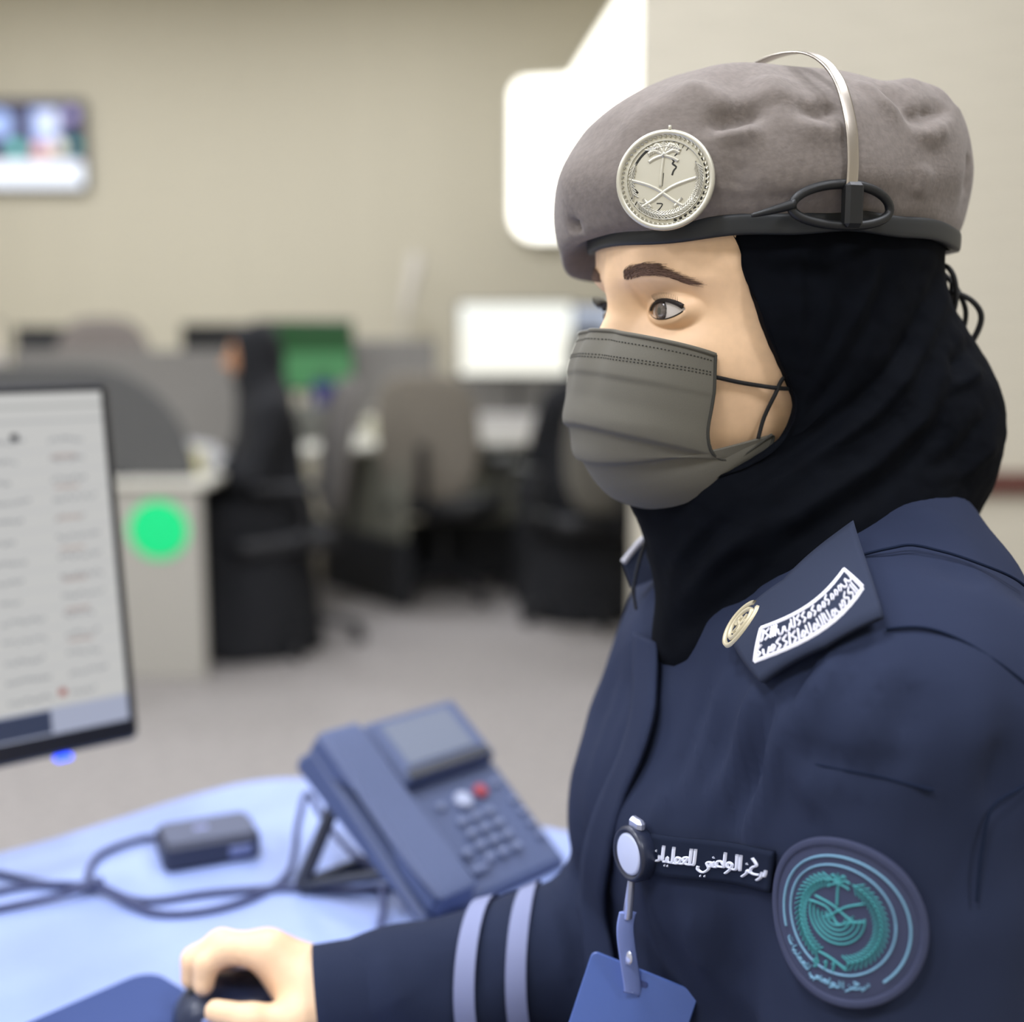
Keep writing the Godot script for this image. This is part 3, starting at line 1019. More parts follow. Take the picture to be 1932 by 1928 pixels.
func phone() -> void:
	# x across, y along the inclined face upwards, z out of the face
	var t := thing("desk_phone", "dark slate desk telephone propped on its foot beside the officer", "telephone")
	var an := deg_to_rad(45.5)
	var be := deg_to_rad(33.4)
	var e := Vector3(cos(an), 0, -sin(an))
	var b := Vector3(-sin(an), 0, -cos(an))
	var y := b * cos(be) + Vector3.UP * sin(be)
	t.transform = Transform3D(Basis(e, y, e.cross(y)), Vector3(-0.072, 0.745, -0.975))
	var slate := textured(mat("4f5d84", 0.55), 0.9, 1.0, 0.1, Vector3.ONE * 8.0, 0.0, 31)
	var dark := mat("232a3c", 0.5)
	var w := 0.181
	var len := 0.208
	# body with a chamfered head end
	var side := PackedVector2Array([Vector2(0, -0.012), Vector2(len - 0.004, -0.03), Vector2(len, -0.02), Vector2(len - 0.012, 0.006), Vector2(0.09, 0.002), Vector2(0.006, -0.002), Vector2(0, -0.006)])
	var body := prism(side, w, 0.004)
	part(t, "body", body, slate, Transform3D(Basis(Vector3(0, 1, 0), Vector3(0, 0, 1), Vector3(1, 0, 0)), Vector3(w * 0.5, 0, 0)))
	# display hood and display
	part(t, "display_bezel", prism(round_rect(0.118, 0.078, 0.006), 0.016, 0.004), slate, mv(0.118, 0.162, 0.010))
	part(t, "display", rbox(0.086, 0.052, 0.003, 0.001), mat("666f82", 0.45), mv(0.118, 0.166, 0.0175), "pale grey display")
	part(t, "display_bar", rbox(0.104, 0.012, 0.006, 0.001), mat("1f2535", 0.4), mv(0.118, 0.131, 0.0165))
	var key := rbox(0.011, 0.008, 0.005, 0.002)
	var keym := mat("717c9c", 0.5)
	part(t, "call_button", lathe([Vector2(0, 0.005), Vector2(0.006, 0.005), Vector2(0.0075, 0.003), Vector2(0.0075, 0)], 16), mat("a33c4a", 0.4), trr(0.139, 0.097, 0.003, 90, 0, 0), "red button")
	part(t, "navigation_button", lathe([Vector2(0, 0.005), Vector2(0.008, 0.005), Vector2(0.0095, 0.003), Vector2(0.0095, 0)], 18), mat("a9b1cc", 0.4), trr(0.114, 0.094, 0.003, 90, 0, 0), "pale round button")
	part(t, "side_button", key, keym, mv(0.087, 0.096, 0.004))
	part(t, "side_button", key, keym, mv(0.162, 0.1, 0.004))
	for r in 4:
		for c in 3:
			part(t, "key", key, keym, mv(0.098 + c * 0.0175, 0.074 - r * 0.0145, 0.004))
	for r in 4:
		part(t, "line_key", rbox(0.007, 0.006, 0.004, 0.0015), keym, mv(0.168, 0.076 - r * 0.0145, 0.004))
	part(t, "volume_key", rbox(0.026, 0.006, 0.004, 0.002), keym, mv(0.079, 0.024, 0.004))
	part(t, "speaker_key", key, keym, mv(0.079, 0.043, 0.004))
	# handset along the left side: a flat bar with an earpiece and a mouthpiece and a grip gap between
	var hs := PackedVector2Array()
	for p in curve_points([Vector3(0.0, 0.006, 0), Vector3(0.002, 0.022, 0), Vector3(0.012, 0.028, 0), Vector3(0.10, 0.026, 0), Vector3(0.185, 0.028, 0), Vector3(0.201, 0.020, 0), Vector3(0.204, -0.006, 0)], 5):
		hs.append(Vector2(p.x, p.y))
	for p in curve_points([Vector3(0.198, -0.012, 0), Vector3(0.165, -0.010, 0), Vector3(0.152, 0.004, 0), Vector3(0.13, 0.013, 0), Vector3(0.10, 0.014, 0), Vector3(0.07, 0.012, 0), Vector3(0.05, 0.002, 0), Vector3(0.006, 0.001, 0)], 4):
		hs.append(Vector2(p.x, p.y))
	part(t, "handset", prism(hs, 0.05, 0.006), slate, Transform3D(Basis(Vector3(0, 1, 0), Vector3(0, 0, 1), Vector3(1, 0, 0)), Vector3(0.027, 0, 0)))
	part(t, "cradle", prism(round_rect(0.052, 0.1, 0.01), 0.004, 0.001), slate, mv(0.032, 0.1, 0.004))
	# foot: a folding wire-like stand behind the body, resting on the desk
	var back := Vector3(0.02, 0.15, -0.02)
	var inv := t.transform.affine_inverse()
	var p0 := inv * Vector3(-0.192, TOP + 0.007, -1.05)
	var p1 := inv * Vector3(-0.075, TOP + 0.007, -1.165)
	var q0 := Vector3(0.008, 0.150, -0.022)
	var q1 := Vector3(w - 0.012, 0.150, -0.022)
	part(t, "stand", join([[rod(q0, p0, 0.007, 0.007, 8), Transform3D()], [rod(p0, p1, 0.007, 0.007, 8), Transform3D()], [rod(p1, q1, 0.007, 0.007, 8), Transform3D()], [rod(p0, Vector3(0.01, 0.06, -0.012), 0.005, 0.005, 8), Transform3D()]]), dark)

func desk_small() -> void:
	# black splitter box with a small white mark
	var t := thing("junction_box", "flat dark box with rounded corners among the cables on the desk", "box", Vector3(-0.298, TOP, -1.135), deg_to_rad(24.0))
	var slate := mat("2b3147", 0.5)
	part(t, "case", prism(round_rect(0.092, 0.062, 0.008), 0.026, 0.004), slate, trr(0, 0.0135, 0, 90, 0, 0))
	part(t, "lid", prism(round_rect(0.084, 0.054, 0.007), 0.002, 0.0008), mat("474e66", 0.5), trr(0, 0.0272, 0, 90, 0, 0))
	part(t, "logo", prism(round_rect(0.014, 0.006, 0.0025), 0.0008, 0.0), mat("8f97c8", 0.5), trr(-0.006, 0.0285, 0.0, 90, 0, 0), "small pale oval mark")
	part(t, "socket", rbox(0.022, 0.01, 0.004, 0.001), mat("6d78a4", 0.5), mv(0.026, 0.012, 0.031))
	var cable := mat("3d456a", 0.6)
	var y := TOP + 0.0035
	var runs := [
		["loops round the dark box", [[-0.485, y, -1.035], [-0.44, y, -1.06], [-0.375, y + 0.004, -1.045], [-0.31, y, -1.005], [-0.25, y, -1.02], [-0.21, y + 0.002, -1.075], [-0.208, y + 0.03, -1.13], [-0.205, y + 0.045, -1.17], [-0.185, y + 0.025, -1.15], [-0.15, y + 0.012, -1.10], [-0.118, y + 0.004, -1.075]]],
		["runs from the monitor to the knot", [[-0.60, y, -1.125], [-0.52, y, -1.1], [-0.46, y, -1.075], [-0.41, y, -1.058], [-0.378, y + 0.008, -1.052]]],
		["leaves the dark box in a wide bow", [[-0.338, y + 0.008, -1.15], [-0.37, y, -1.165], [-0.4, y, -1.13], [-0.398, y, -1.085], [-0.378, y + 0.006, -1.05], [-0.33, y, -1.028], [-0.27, y, -1.045], [-0.2, y, -1.055], [-0.15, y, -1.05], [-0.11, y, -1.055]]],
		["lies straight along the desk to the knot", [[-0.50, y, -0.99], [-0.46, y, -1.01], [-0.4, y + 0.004, -1.035], [-0.372, y + 0.010, -1.05]]],
	]
	for r in runs:
		var c := []
		for p in r[1]:
			c.append(Vector3(p[0], p[1], p[2]))
		var o := part(self, "cable", tube(curve_points(c, 7), 0.0034, 0.0034, 8), cable)
		tag(o, "thin dark cable that " + r[0], "cable", "cables on the desk")
	var hc := part(self, "cable", tube(curve_points([Vector3(-0.115, TOP + 0.02, -1.02), Vector3(-0.112, TOP + 0.012, -1.0), Vector3(-0.112, TOP + 0.0042, -0.965), Vector3(-0.105, TOP + 0.0042, -0.945)], 6), 0.003, 0.003, 8), cable)
	tag(hc, "short cable hanging down from the phone to a dark plug", "cable")
	var plug := thing("cable_plug", "dark plug lying on the desk under the phone beside the sleeve", "plug", Vector3(-0.085, TOP, -0.935), deg_to_rad(20.0))
	part(plug, "plug_body", prism(PackedVector2Array([Vector2(-0.035, -0.004), Vector2(0.03, -0.012), Vector2(0.04, 0.0), Vector2(0.03, 0.012), Vector2(-0.035, 0.006)]), 0.012, 0.003), mat("262d48", 0.5), trr(0, 0.0065, 0, 90, 0, 0))
	part(plug, "strain_relief", rod(Vector3(-0.05, 0.0065, 0), Vector3(-0.03, 0.0065, 0), 0.0035, 0.005), mat("262d48", 0.5))
	# mouse pad and mouse
	var pad := thing("mouse_pad", "blue mouse pad with a rounded corner under the officer's hand", "mouse pad", Vector3(-0.27, TOP, -0.781), deg_to_rad(-41.4))
	part(pad, "mat", prism(round_rect(0.2, 0.17, 0.02), 0.004, 0.001), weave(mat("34487f", 0.85), 200.0, 0.0), trr(0, 0.002, 0, 90, 0, 0))

# ------------------------------------------------------------------ measured shape of the clothed figure (x to her left, y up from the floor, z ahead of her)
func jacket_field() -> Field:
	var f := Field.new()
	f.cone_flat(Vector3(0.0000, 0.6200, -0.0200), Vector3(0.0000, 1.0000, -0.0250), 0.1250, 0.1180, Vector3(0.0000, 0.0000, -0.0220), Vector3(1.3000, 1.0000, 0.8600), 0.060)
	f.cone_flat(Vector3(0.0000, 0.6000, -0.0300), Vector3(0.0000, 0.6600, -0.0300), 0.1400, 0.1300, Vector3(0.0000, 0.0000, -0.0300), Vector3(1.3000, 1.0000, 0.9500), 0.050)
	f.cone(Vector3(-0.1150, 1.0150, -0.0550), Vector3(0.1300, 1.0300, -0.0200), 0.0500, 0.0580, 0.060)
	f.cone(Vector3(0.0500, 1.1050, -0.0800), Vector3(0.1400, 1.0500, -0.0500), 0.0500, 0.0580, 0.050)
	f.cone(Vector3(0.0200, 1.1000, -0.0550), Vector3(0.1300, 1.0450, -0.0300), 0.0500, 0.0500, 0.050)
	f.cone(Vector3(-0.0200, 1.0950, -0.0700), Vector3(-0.1200, 1.0350, -0.0500), 0.0500, 0.0500, 0.050)
	f.egg(Vector3(0.0620, 0.9350, 0.0400), Vector3(0.0680, 0.0750, 0.0520), 0.050)
	f.egg(Vector3(-0.0560, 0.9200, 0.0420), Vector3(0.0620, 0.0680, 0.0520), 0.050)
	f.cone(Vector3(0.1580, 1.0270, -0.0080), Vector3(0.2050, 0.7800, 0.0050), 0.0680, 0.0620, 0.040)
	f.cone(Vector3(0.2050, 0.7800, 0.0050), Vector3(0.1500, 0.6720, 0.2000), 0.0600, 0.0380, 0.030)
	f.cone(Vector3(-0.1400, 1.0000, -0.0550), Vector3(-0.0725, 0.8000, 0.0374), 0.0600, 0.0560, 0.040)
	f.cone(Vector3(-0.0725, 0.8000, 0.0374), Vector3(-0.0997, 0.7785, 0.2692), 0.0560, 0.0370, 0.030)
	return f

func hijab_field() -> Field:
	var f := Field.new()
	f.egg(Vector3(0.0000, 1.2808, -0.0150), Vector3(0.0830, 0.1000, 0.1060), 0.030)
	f.cone_flat(Vector3(0.0000, 1.2328, 0.0000), Vector3(0.0000, 1.1648, 0.0220), 0.0760, 0.0620, Vector3(0.0000, 0.0000, 0.0000), Vector3(0.9300, 1.0000, 0.9500), 0.040)
	f.egg(Vector3(0.0000, 1.1748, -0.1060), Vector3(0.0660, 0.0760, 0.0620), 0.040)
	f.cone(Vector3(0.0080, 1.1828, -0.0550), Vector3(0.0100, 1.1028, -0.0500), 0.0700, 0.0700, 0.050)
	f.egg(Vector3(0.0160, 1.1078, -0.0220), Vector3(0.0780, 0.0750, 0.0740), 0.050)
	f.cone(Vector3(0.0120, 1.1328, 0.0080), Vector3(0.0140, 1.0478, 0.0340), 0.0440, 0.0300, 0.030)
	f.cone(Vector3(0.0400, 1.1228, 0.0060), Vector3(0.0300, 1.0528, 0.0380), 0.0440, 0.0270, 0.030)
	return f

const FACE_EDGE := [Vector3(0.0671, 1.2920, 0.0485), Vector3(0.0715, 1.2750, 0.0447), Vector3(0.0759, 1.2546, 0.0366), Vector3(0.0761, 1.2312, 0.0254), Vector3(0.0754, 1.2148, 0.0168), Vector3(0.0750, 1.2012, 0.0111), Vector3(0.0740, 1.1876, 0.0134), Vector3(0.0720, 1.1755, 0.0237), Vector3(0.0662, 1.1648, 0.0405), Vector3(0.0549, 1.1564, 0.0565), Vector3(0.0399, 1.1503, 0.0681)]
const HIJAB_FOLDS := [
	[[Vector3(0.0822, 1.2865, 0.0101), Vector3(0.0823, 1.2371, 0.0082)], 0.0042, 0.0020],
	[[Vector3(0.0812, 1.2865, 0.0151), Vector3(0.0805, 1.2342, 0.0137)], 0.0037, -0.0017],
	[[Vector3(0.0795, 1.2848, -0.0472), Vector3(0.0843, 1.2460, -0.0289), Vector3(0.0803, 1.2072, -0.0059), Vector3(0.0760, 1.1892, 0.0078)], 0.0052, 0.0028],
	[[Vector3(0.0822, 1.2844, -0.0351), Vector3(0.0850, 1.2489, -0.0181), Vector3(0.0788, 1.2133, 0.0036)], 0.0042, -0.0023],
	[[Vector3(0.0622, 1.2742, -0.0861), Vector3(0.0817, 1.2280, -0.0522), Vector3(0.0830, 1.2011, -0.0249), Vector3(0.0794, 1.1838, -0.0006), Vector3(0.0719, 1.1577, 0.0381)], 0.0061, 0.0045],
	[[Vector3(0.0546, 1.2622, -0.0976), Vector3(0.0820, 1.2188, -0.0577), Vector3(0.0842, 1.1935, -0.0315), Vector3(0.0826, 1.1757, -0.0058), Vector3(0.0794, 1.1508, 0.0318)], 0.0056, -0.0043],
	[[Vector3(0.0849, 1.2781, -0.0135), Vector3(0.0841, 1.2371, -0.0057), Vector3(0.0773, 1.2073, 0.0059)], 0.0047, 0.0020],
	[[Vector3(0.0711, 1.2182, -0.0994), Vector3(0.0837, 1.1818, -0.0745), Vector3(0.0920, 1.1559, -0.0387), Vector3(0.0942, 1.1279, 0.0124), Vector3(0.0591, 1.0946, 0.0570)], 0.0075, 0.0045],
	[[Vector3(0.0692, 1.2307, -0.0927), Vector3(0.0844, 1.1913, -0.0646), Vector3(0.0891, 1.1665, -0.0331), Vector3(0.0906, 1.1381, 0.0174), Vector3(0.0594, 1.1088, 0.0574)], 0.0061, -0.0040],
	[[Vector3(0.0750, 1.1415, 0.0425), Vector3(0.0591, 1.1213, 0.0576), Vector3(0.0415, 1.0964, 0.0660)], 0.0061, 0.0037],
	[[Vector3(0.0818, 1.1346, 0.0358), Vector3(0.0650, 1.1096, 0.0534), Vector3(0.0459, 1.0811, 0.0642)], 0.0056, -0.0037],
	[[Vector3(0.0899, 1.1125, 0.0227), Vector3(0.0707, 1.0884, 0.0455), Vector3(0.0464, 1.0618, 0.0640)], 0.0066, 0.0037],
	[[Vector3(0.0972, 1.1348, -0.0125), Vector3(0.0892, 1.1047, 0.0221), Vector3(0.0669, 1.0766, 0.0467)], 0.0056, -0.0033],
	[[Vector3(0.0472, 1.2336, -0.1254), Vector3(0.0727, 1.2214, -0.0926)], 0.0056, 0.0040],
	[[Vector3(0.0612, 1.2177, -0.1197), Vector3(0.0781, 1.2076, -0.0877)], 0.0042, -0.0037],
	[[Vector3(0.0637, 1.1985, -0.1285), Vector3(0.0805, 1.1686, -0.0920), Vector3(0.0878, 1.1608, -0.0657)], 0.0066, 0.0030],
	[[Vector3(0.0630, 1.1756, -0.1344), Vector3(0.0791, 1.1541, -0.0975)], 0.0056, -0.0030],
	[[Vector3(0.0587, 1.1305, 0.0576), Vector3(0.0434, 1.1095, 0.0654), Vector3(0.0331, 1.0851, 0.0683)], 0.0042, -0.0030],
	[[Vector3(0.0494, 1.0785, 0.0623), Vector3(0.0368, 1.0500, 0.0692)], 0.0047, 0.0030]]
const JACKET_FOLDS := [
	[[Vector3(0.1387, 1.0581, 0.0597), Vector3(0.1286, 1.0235, 0.0659), Vector3(0.1078, 0.9779, 0.0767)], 0.0082, 0.0058],
	[[Vector3(0.1564, 1.0520, 0.0613), Vector3(0.1473, 1.0182, 0.0660), Vector3(0.1252, 0.9720, 0.0706)], 0.0077, -0.0063],
	[[Vector3(0.1656, 1.0546, 0.0589), Vector3(0.1575, 1.0132, 0.0651), Vector3(0.1400, 0.9716, 0.0669)], 0.0072, 0.0052],
	[[Vector3(0.0927, 1.0541, 0.0554), Vector3(0.0914, 1.0238, 0.0670), Vector3(0.0897, 0.9872, 0.0817)], 0.0093, 0.0039],
	[[Vector3(0.0815, 1.0421, 0.0611), Vector3(0.0823, 1.0091, 0.0755), Vector3(0.0763, 0.9766, 0.0887)], 0.0077, -0.0037],
	[[Vector3(0.1789, 1.0837, 0.0350), Vector3(0.1764, 1.0653, 0.0506), Vector3(0.1731, 1.0378, 0.0609)], 0.0093, 0.0058],
	[[Vector3(0.1685, 1.0829, 0.0407), Vector3(0.1664, 1.0654, 0.0538), Vector3(0.1671, 1.0496, 0.0601)], 0.0077, -0.0058],
	[[Vector3(0.1927, 1.0861, 0.0201), Vector3(0.2007, 1.0631, 0.0358), Vector3(0.2034, 1.0330, 0.0448)], 0.0103, 0.0035],
	[[Vector3(0.2056, 1.0761, 0.0164), Vector3(0.2150, 1.0484, 0.0270)], 0.0103, -0.0030],
	[[Vector3(0.1756, 1.0331, 0.0606), Vector3(0.2050, 1.0347, 0.0430), Vector3(0.2188, 1.0415, 0.0234)], 0.0072, -0.0028],
	[[Vector3(0.1764, 1.0251, 0.0608), Vector3(0.2042, 1.0266, 0.0450)], 0.0067, 0.0023],
	[[Vector3(0.2207, 1.0650, -0.0117), Vector3(0.2288, 1.0294, -0.0021), Vector3(0.2324, 0.9986, -0.0072)], 0.0113, 0.0039],
	[[Vector3(0.2254, 1.0525, -0.0208), Vector3(0.2312, 1.0077, -0.0164)], 0.0103, -0.0039],
	[[Vector3(0.2266, 1.0247, 0.0106), Vector3(0.2327, 0.9942, -0.0014), Vector3(0.2369, 0.9603, 0.0083)], 0.0103, -0.0035],
	[[Vector3(0.1803, 1.0181, 0.0597), Vector3(0.1949, 1.0120, 0.0532)], 0.0072, 0.0035],
	[[Vector3(-0.0315, 1.0186, 0.0738), Vector3(-0.0294, 0.9804, 0.0853), Vector3(-0.0227, 0.9473, 0.0948)], 0.0082, 0.0028],
	[[Vector3(0.0042, 1.0080, 0.0785), Vector3(0.0050, 0.9742, 0.0873), Vector3(0.0046, 0.9396, 0.0939)], 0.0062, -0.0025],
	[[Vector3(-0.0702, 0.8458, 0.1082), Vector3(-0.0435, 0.8315, 0.1092), Vector3(-0.0288, 0.8045, 0.1082)], 0.0082, 0.0052],
	[[Vector3(-0.0681, 0.8681, 0.0914), Vector3(-0.0366, 0.8441, 0.0926)], 0.0072, -0.0052],
	[[Vector3(-0.0776, 0.8200, 0.2277), Vector3(-0.0528, 0.7934, 0.2181)], 0.0077, 0.0035],
	[[Vector3(-0.0834, 0.8190, 0.2413), Vector3(-0.0586, 0.7941, 0.2422)], 0.0072, -0.0030],
	[[Vector3(0.1056, 0.9249, 0.0841), Vector3(0.1027, 0.8736, 0.0718)], 0.0093, 0.0035],
	[[Vector3(0.1298, 0.9344, 0.0702), Vector3(0.1237, 0.8735, 0.0590)], 0.0093, -0.0039],
	[[Vector3(0.0781, 0.9834, 0.0863), Vector3(0.0702, 0.9426, 0.0955)], 0.0062, 0.0028],
	[[Vector3(0.0938, 1.1436, -0.0485), Vector3(0.1264, 1.1297, -0.0612)], 0.0129, 0.0029],
	[[Vector3(0.1495, 1.1204, -0.0320), Vector3(0.1731, 1.1099, -0.0477)], 0.0113, -0.0029]]
const SPOT := {
	"collar_near": [Vector3(0.0875, 1.0691, 0.0483), Vector3(0.1110, 1.0988, 0.0273), Vector3(0.1054, 1.1285, -0.0137), Vector3(0.1816, 1.0958, 0.0163), Vector3(0.1730, 1.0813, 0.0403), Vector3(0.1503, 1.0594, 0.0592)],
	"collar_tape": [Vector3(0.1287, 1.0791, 0.0474), Vector3(0.1434, 1.1089, 0.0130), Vector3(0.1401, 1.0662, 0.0561), Vector3(0.1634, 1.1039, 0.0152), Vector3(0.1494, 1.0937, 0.0346), Vector3(0.1664, 1.0850, 0.0396)],
	"collar_badge": [Vector3(0.1027, 1.0756, 0.0454)],
	"placket": [Vector3(0.0193, 1.0504, 0.0666), Vector3(0.0368, 1.0273, 0.0743), Vector3(0.0465, 1.0109, 0.0801), Vector3(0.0474, 0.9856, 0.0886), Vector3(0.0332, 0.9508, 0.0944), Vector3(0.0143, 0.9118, 0.0936), Vector3(-0.0134, 0.8619, 0.0862), Vector3(-0.0071, 0.8348, 0.0826), Vector3(0.0040, 0.8034, 0.0827)],
	"tape": [Vector3(0.0789, 0.9550, 0.0927), Vector3(0.1690, 0.9793, 0.0635), Vector3(0.0799, 0.9320, 0.0940), Vector3(0.1678, 0.9565, 0.0638)],
	"patch": [Vector3(0.2085, 0.9589, 0.0510), Vector3(0.2306, 0.9653, 0.0244), Vector3(0.2061, 0.9942, 0.0476)],
	"yoke_seam": [Vector3(0.1244, 1.1197, -0.0047), Vector3(0.1297, 1.1239, -0.0191), Vector3(0.1328, 1.1257, -0.0301), Vector3(0.1432, 1.1231, -0.0428), Vector3(0.1531, 1.1160, -0.0625), Vector3(0.1513, 1.1038, -0.0883)],
	"arm_seam": [Vector3(0.1835, 1.0944, 0.0169), Vector3(0.1914, 1.0960, 0.0019), Vector3(0.1999, 1.0924, -0.0104), Vector3(0.2094, 1.0831, -0.0251), Vector3(0.2146, 1.0714, -0.0400)],
	"sleeve_seam": [Vector3(0.2273, 1.0255, -0.0332), Vector3(0.2305, 1.0183, -0.0133), Vector3(0.2324, 0.9986, -0.0072), Vector3(0.2358, 0.9741, -0.0033)],
	"pocket_flap": [Vector3(0.1759, 1.0304, 0.0607), Vector3(0.2106, 1.0317, 0.0377), Vector3(0.2247, 1.0271, 0.0152)],
	"reel": [Vector3(0.0715, 0.9413, 0.0954)],
	"card": [Vector3(-0.0266, 0.8293, 0.0930), Vector3(0.0942, 0.8617, 0.0716), Vector3(0.0129, 0.8340, 0.0812)],
	"side_seam": [Vector3(0.1607, 1.0559, 0.0593), Vector3(0.1657, 1.0216, 0.0637), Vector3(0.1667, 0.9910, 0.0638)],
}
const HAND := {
	"wrist": [Vector3(-0.1052, 0.7731, 0.2474), Vector3(-0.1077, 0.7760, 0.2619)],
	"palm": [Vector3(-0.1170, 0.7875, 0.2698), Vector3(-0.1333, 0.7860, 0.2906), Vector3(-0.1516, 0.7653, 0.2739), Vector3(-0.1615, 0.7685, 0.2883)],
	"index": [Vector3(-0.1279, 0.8061, 0.2980), Vector3(-0.1394, 0.8064, 0.3267), Vector3(-0.1424, 0.7963, 0.3423), Vector3(-0.1390, 0.7825, 0.3451)],
	"middle": [Vector3(-0.1483, 0.7979, 0.3002), Vector3(-0.1628, 0.7993, 0.3313), Vector3(-0.1665, 0.7878, 0.3504), Vector3(-0.1633, 0.7754, 0.3528)],
	"ring": [Vector3(-0.1667, 0.7860, 0.2971), Vector3(-0.1822, 0.7864, 0.3250), Vector3(-0.1864, 0.7778, 0.3444), Vector3(-0.1836, 0.7686, 0.3467)],
	"little": [Vector3(-0.1806, 0.7727, 0.2903), Vector3(-0.1953, 0.7711, 0.3129), Vector3(-0.1989, 0.7647, 0.3287), Vector3(-0.1967, 0.7577, 0.3322)],
	"thumb": [Vector3(-0.0962, 0.7715, 0.2609), Vector3(-0.0910, 0.7727, 0.2860), Vector3(-0.0963, 0.7751, 0.3141), Vector3(-0.1071, 0.7792, 0.3382)],
}
const FAR_COLLAR := [Vector3(-0.0450, 1.1118, 0.0424), Vector3(-0.0550, 1.0884, 0.0634), Vector3(-0.0500, 1.0718, 0.0591), Vector3(-0.0350, 1.0836, 0.0389)]
const SPOT_CORD := [Vector3(0.0000, 1.1348, 0.0657), Vector3(-0.0050, 1.1180, 0.0662), Vector3(-0.0120, 1.0965, 0.0695), Vector3(-0.0200, 1.0770, 0.0696), Vector3(-0.0200, 1.0636, 0.0679)]
const CARD := [Vector3(0.0498, 0.8726, 0.1209), Vector3(0.0821, 0.8542, 0.0658), Vector3(0.0542, 0.8295, 0.1282), Vector3(0.0658, 0.8635, 0.0957)]

const ARM := [Vector3(-0.0725, 0.8000, 0.0374), Vector3(-0.0997, 0.7785, 0.2692)]
const BERET_FOLDS := [
	[[Vector3(0.0680, 1.3520, 0.0659), Vector3(0.0680, 1.3571, 0.0534), Vector3(0.0680, 1.3605, 0.0391)], 0.0068, -0.0083],
	[[Vector3(0.0700, 1.3451, 0.0635), Vector3(0.0700, 1.3456, 0.0509), Vector3(0.0700, 1.3508, 0.0430)], 0.0048, 0.0052],
	[[Vector3(0.0550, 1.3744, 0.0715), Vector3(0.0550, 1.3666, 0.0586), Vector3(0.0550, 1.3540, 0.0550)], 0.0077, 0.0041],
	[[Vector3(0.0500, 1.3631, 0.0300), Vector3(0.0500, 1.3822, 0.0240)], 0.0106, 0.0052],
	[[Vector3(0.0750, 1.3523, 0.0232), Vector3(0.0750, 1.3468, 0.0067), Vector3(0.0750, 1.3520, -0.0030)], 0.0068, 0.0041],
	[[Vector3(0.0680, 1.3605, 0.0229), Vector3(0.0680, 1.3570, 0.0064), Vector3(0.0680, 1.3644, 0.0001)], 0.0058, -0.0052],
	[[Vector3(0.0500, 1.3796, -0.0372), Vector3(0.0500, 1.3668, -0.0482), Vector3(0.0500, 1.3540, -0.0630)], 0.0087, -0.0052],
	[[Vector3(0.0500, 1.3820, -0.0267), Vector3(0.0500, 1.3706, -0.0341), Vector3(0.0500, 1.3594, -0.0486)], 0.0077, 0.0046],
	[[Vector3(0.0600, 1.3551, -0.0529), Vector3(0.0600, 1.3521, -0.0671), Vector3(0.0600, 1.3608, -0.0808)], 0.0068, 0.0052],
	[[Vector3(0.0500, 1.3645, -0.0625), Vector3(0.0500, 1.3682, -0.0766), Vector3(0.0500, 1.3733, -0.0889)], 0.0068, -0.0062],
	[[Vector3(0.0300, 1.3813, -0.0567), Vector3(0.0300, 1.3839, -0.0783), Vector3(0.0300, 1.3773, -0.1008)], 0.0097, 0.0052],
	[[Vector3(0.0850, 1.3329, 0.0532), Vector3(0.0850, 1.3162, 0.0559)], 0.0077, -0.0031],
	[[Vector3(0.0500, 1.3468, 0.1066), Vector3(0.0500, 1.3617, 0.0881), Vector3(0.0500, 1.3717, 0.0596)], 0.0116, 0.0031],
	[[Vector3(0.0500, 1.3066, 0.1217), Vector3(0.0500, 1.2921, 0.1271)], 0.0044, -0.0062],
	[[Vector3(0.0200, 1.3480, -0.1171), Vector3(0.0200, 1.3221, -0.1148)], 0.0077, -0.0041],
	[[Vector3(0.0600, 1.3346, -0.0610), Vector3(0.0600, 1.3135, -0.0585)], 0.0068, 0.0031]]

# ------------------------------------------------------------------ the officer
const HY := 1.2528          # height of her eyes
const EYE_AXES := Vector3(0.0205, 0.0160, 0.0135)    # the shown part of an eyeball, flatter than a sphere
const EYE_AT := Vector3(0.0322, 0.0, 0.0650)
const EYE_TURN := 0.16
const EYE_W := 0.0152
func head_turn() -> Transform3D:
	# her head is turned a little to her left
	return Transform3D(Basis(Vector3.UP, deg_to_rad(7.0)), Vector3(0, 0, 0.006))

const T_A := [[-0.17, 0.054], [-0.125, 0.046], [-0.105, 0.047], [-0.07, 0.059], [-0.03, 0.0675], [0.0, 0.0695], [0.03, 0.071], [0.06, 0.070], [0.085, 0.060], [0.105, 0.036], [0.114, 0.004]]
const T_B := [[-0.17, 0.03], [-0.13, 0.042], [-0.118, 0.072], [-0.105, 0.088], [-0.085, 0.088], [-0.07, 0.090], [-0.045, 0.088], [-0.02, 0.0865], [0.0, 0.087], [0.02, 0.0945], [0.05, 0.094], [0.08, 0.076], [0.1, 0.045], [0.114, 0.004]]
const T_C := [[-0.17, 0.062], [-0.1, 0.066], [-0.05, 0.08], [0.0, 0.092], [0.05, 0.093], [0.08, 0.078], [0.1, 0.048], [0.114, 0.004]]
const T_N := [[-0.062, 0.0], [-0.05, 0.004], [-0.038, 0.019], [-0.03, 0.0205], [-0.014, 0.0170], [-0.008, 0.0140], [0.0, 0.0095], [0.008, 0.0065], [0.018, 0.0040], [0.03, 0.001], [0.045, 0.0]]

func lid_line(t: float, upper: bool) -> float:
	# height of the lid margin at t in -1 (nose side) .. 1 (temple side)
	var e := maxf(0.0, 1.0 - t * t)
	return 0.0011 * t + (0.0064 * pow(e, 0.62) * (1.0 - 0.22 * t) if upper else -0.0044 * pow(e, 0.75) * (1.0 + 0.1 * t))

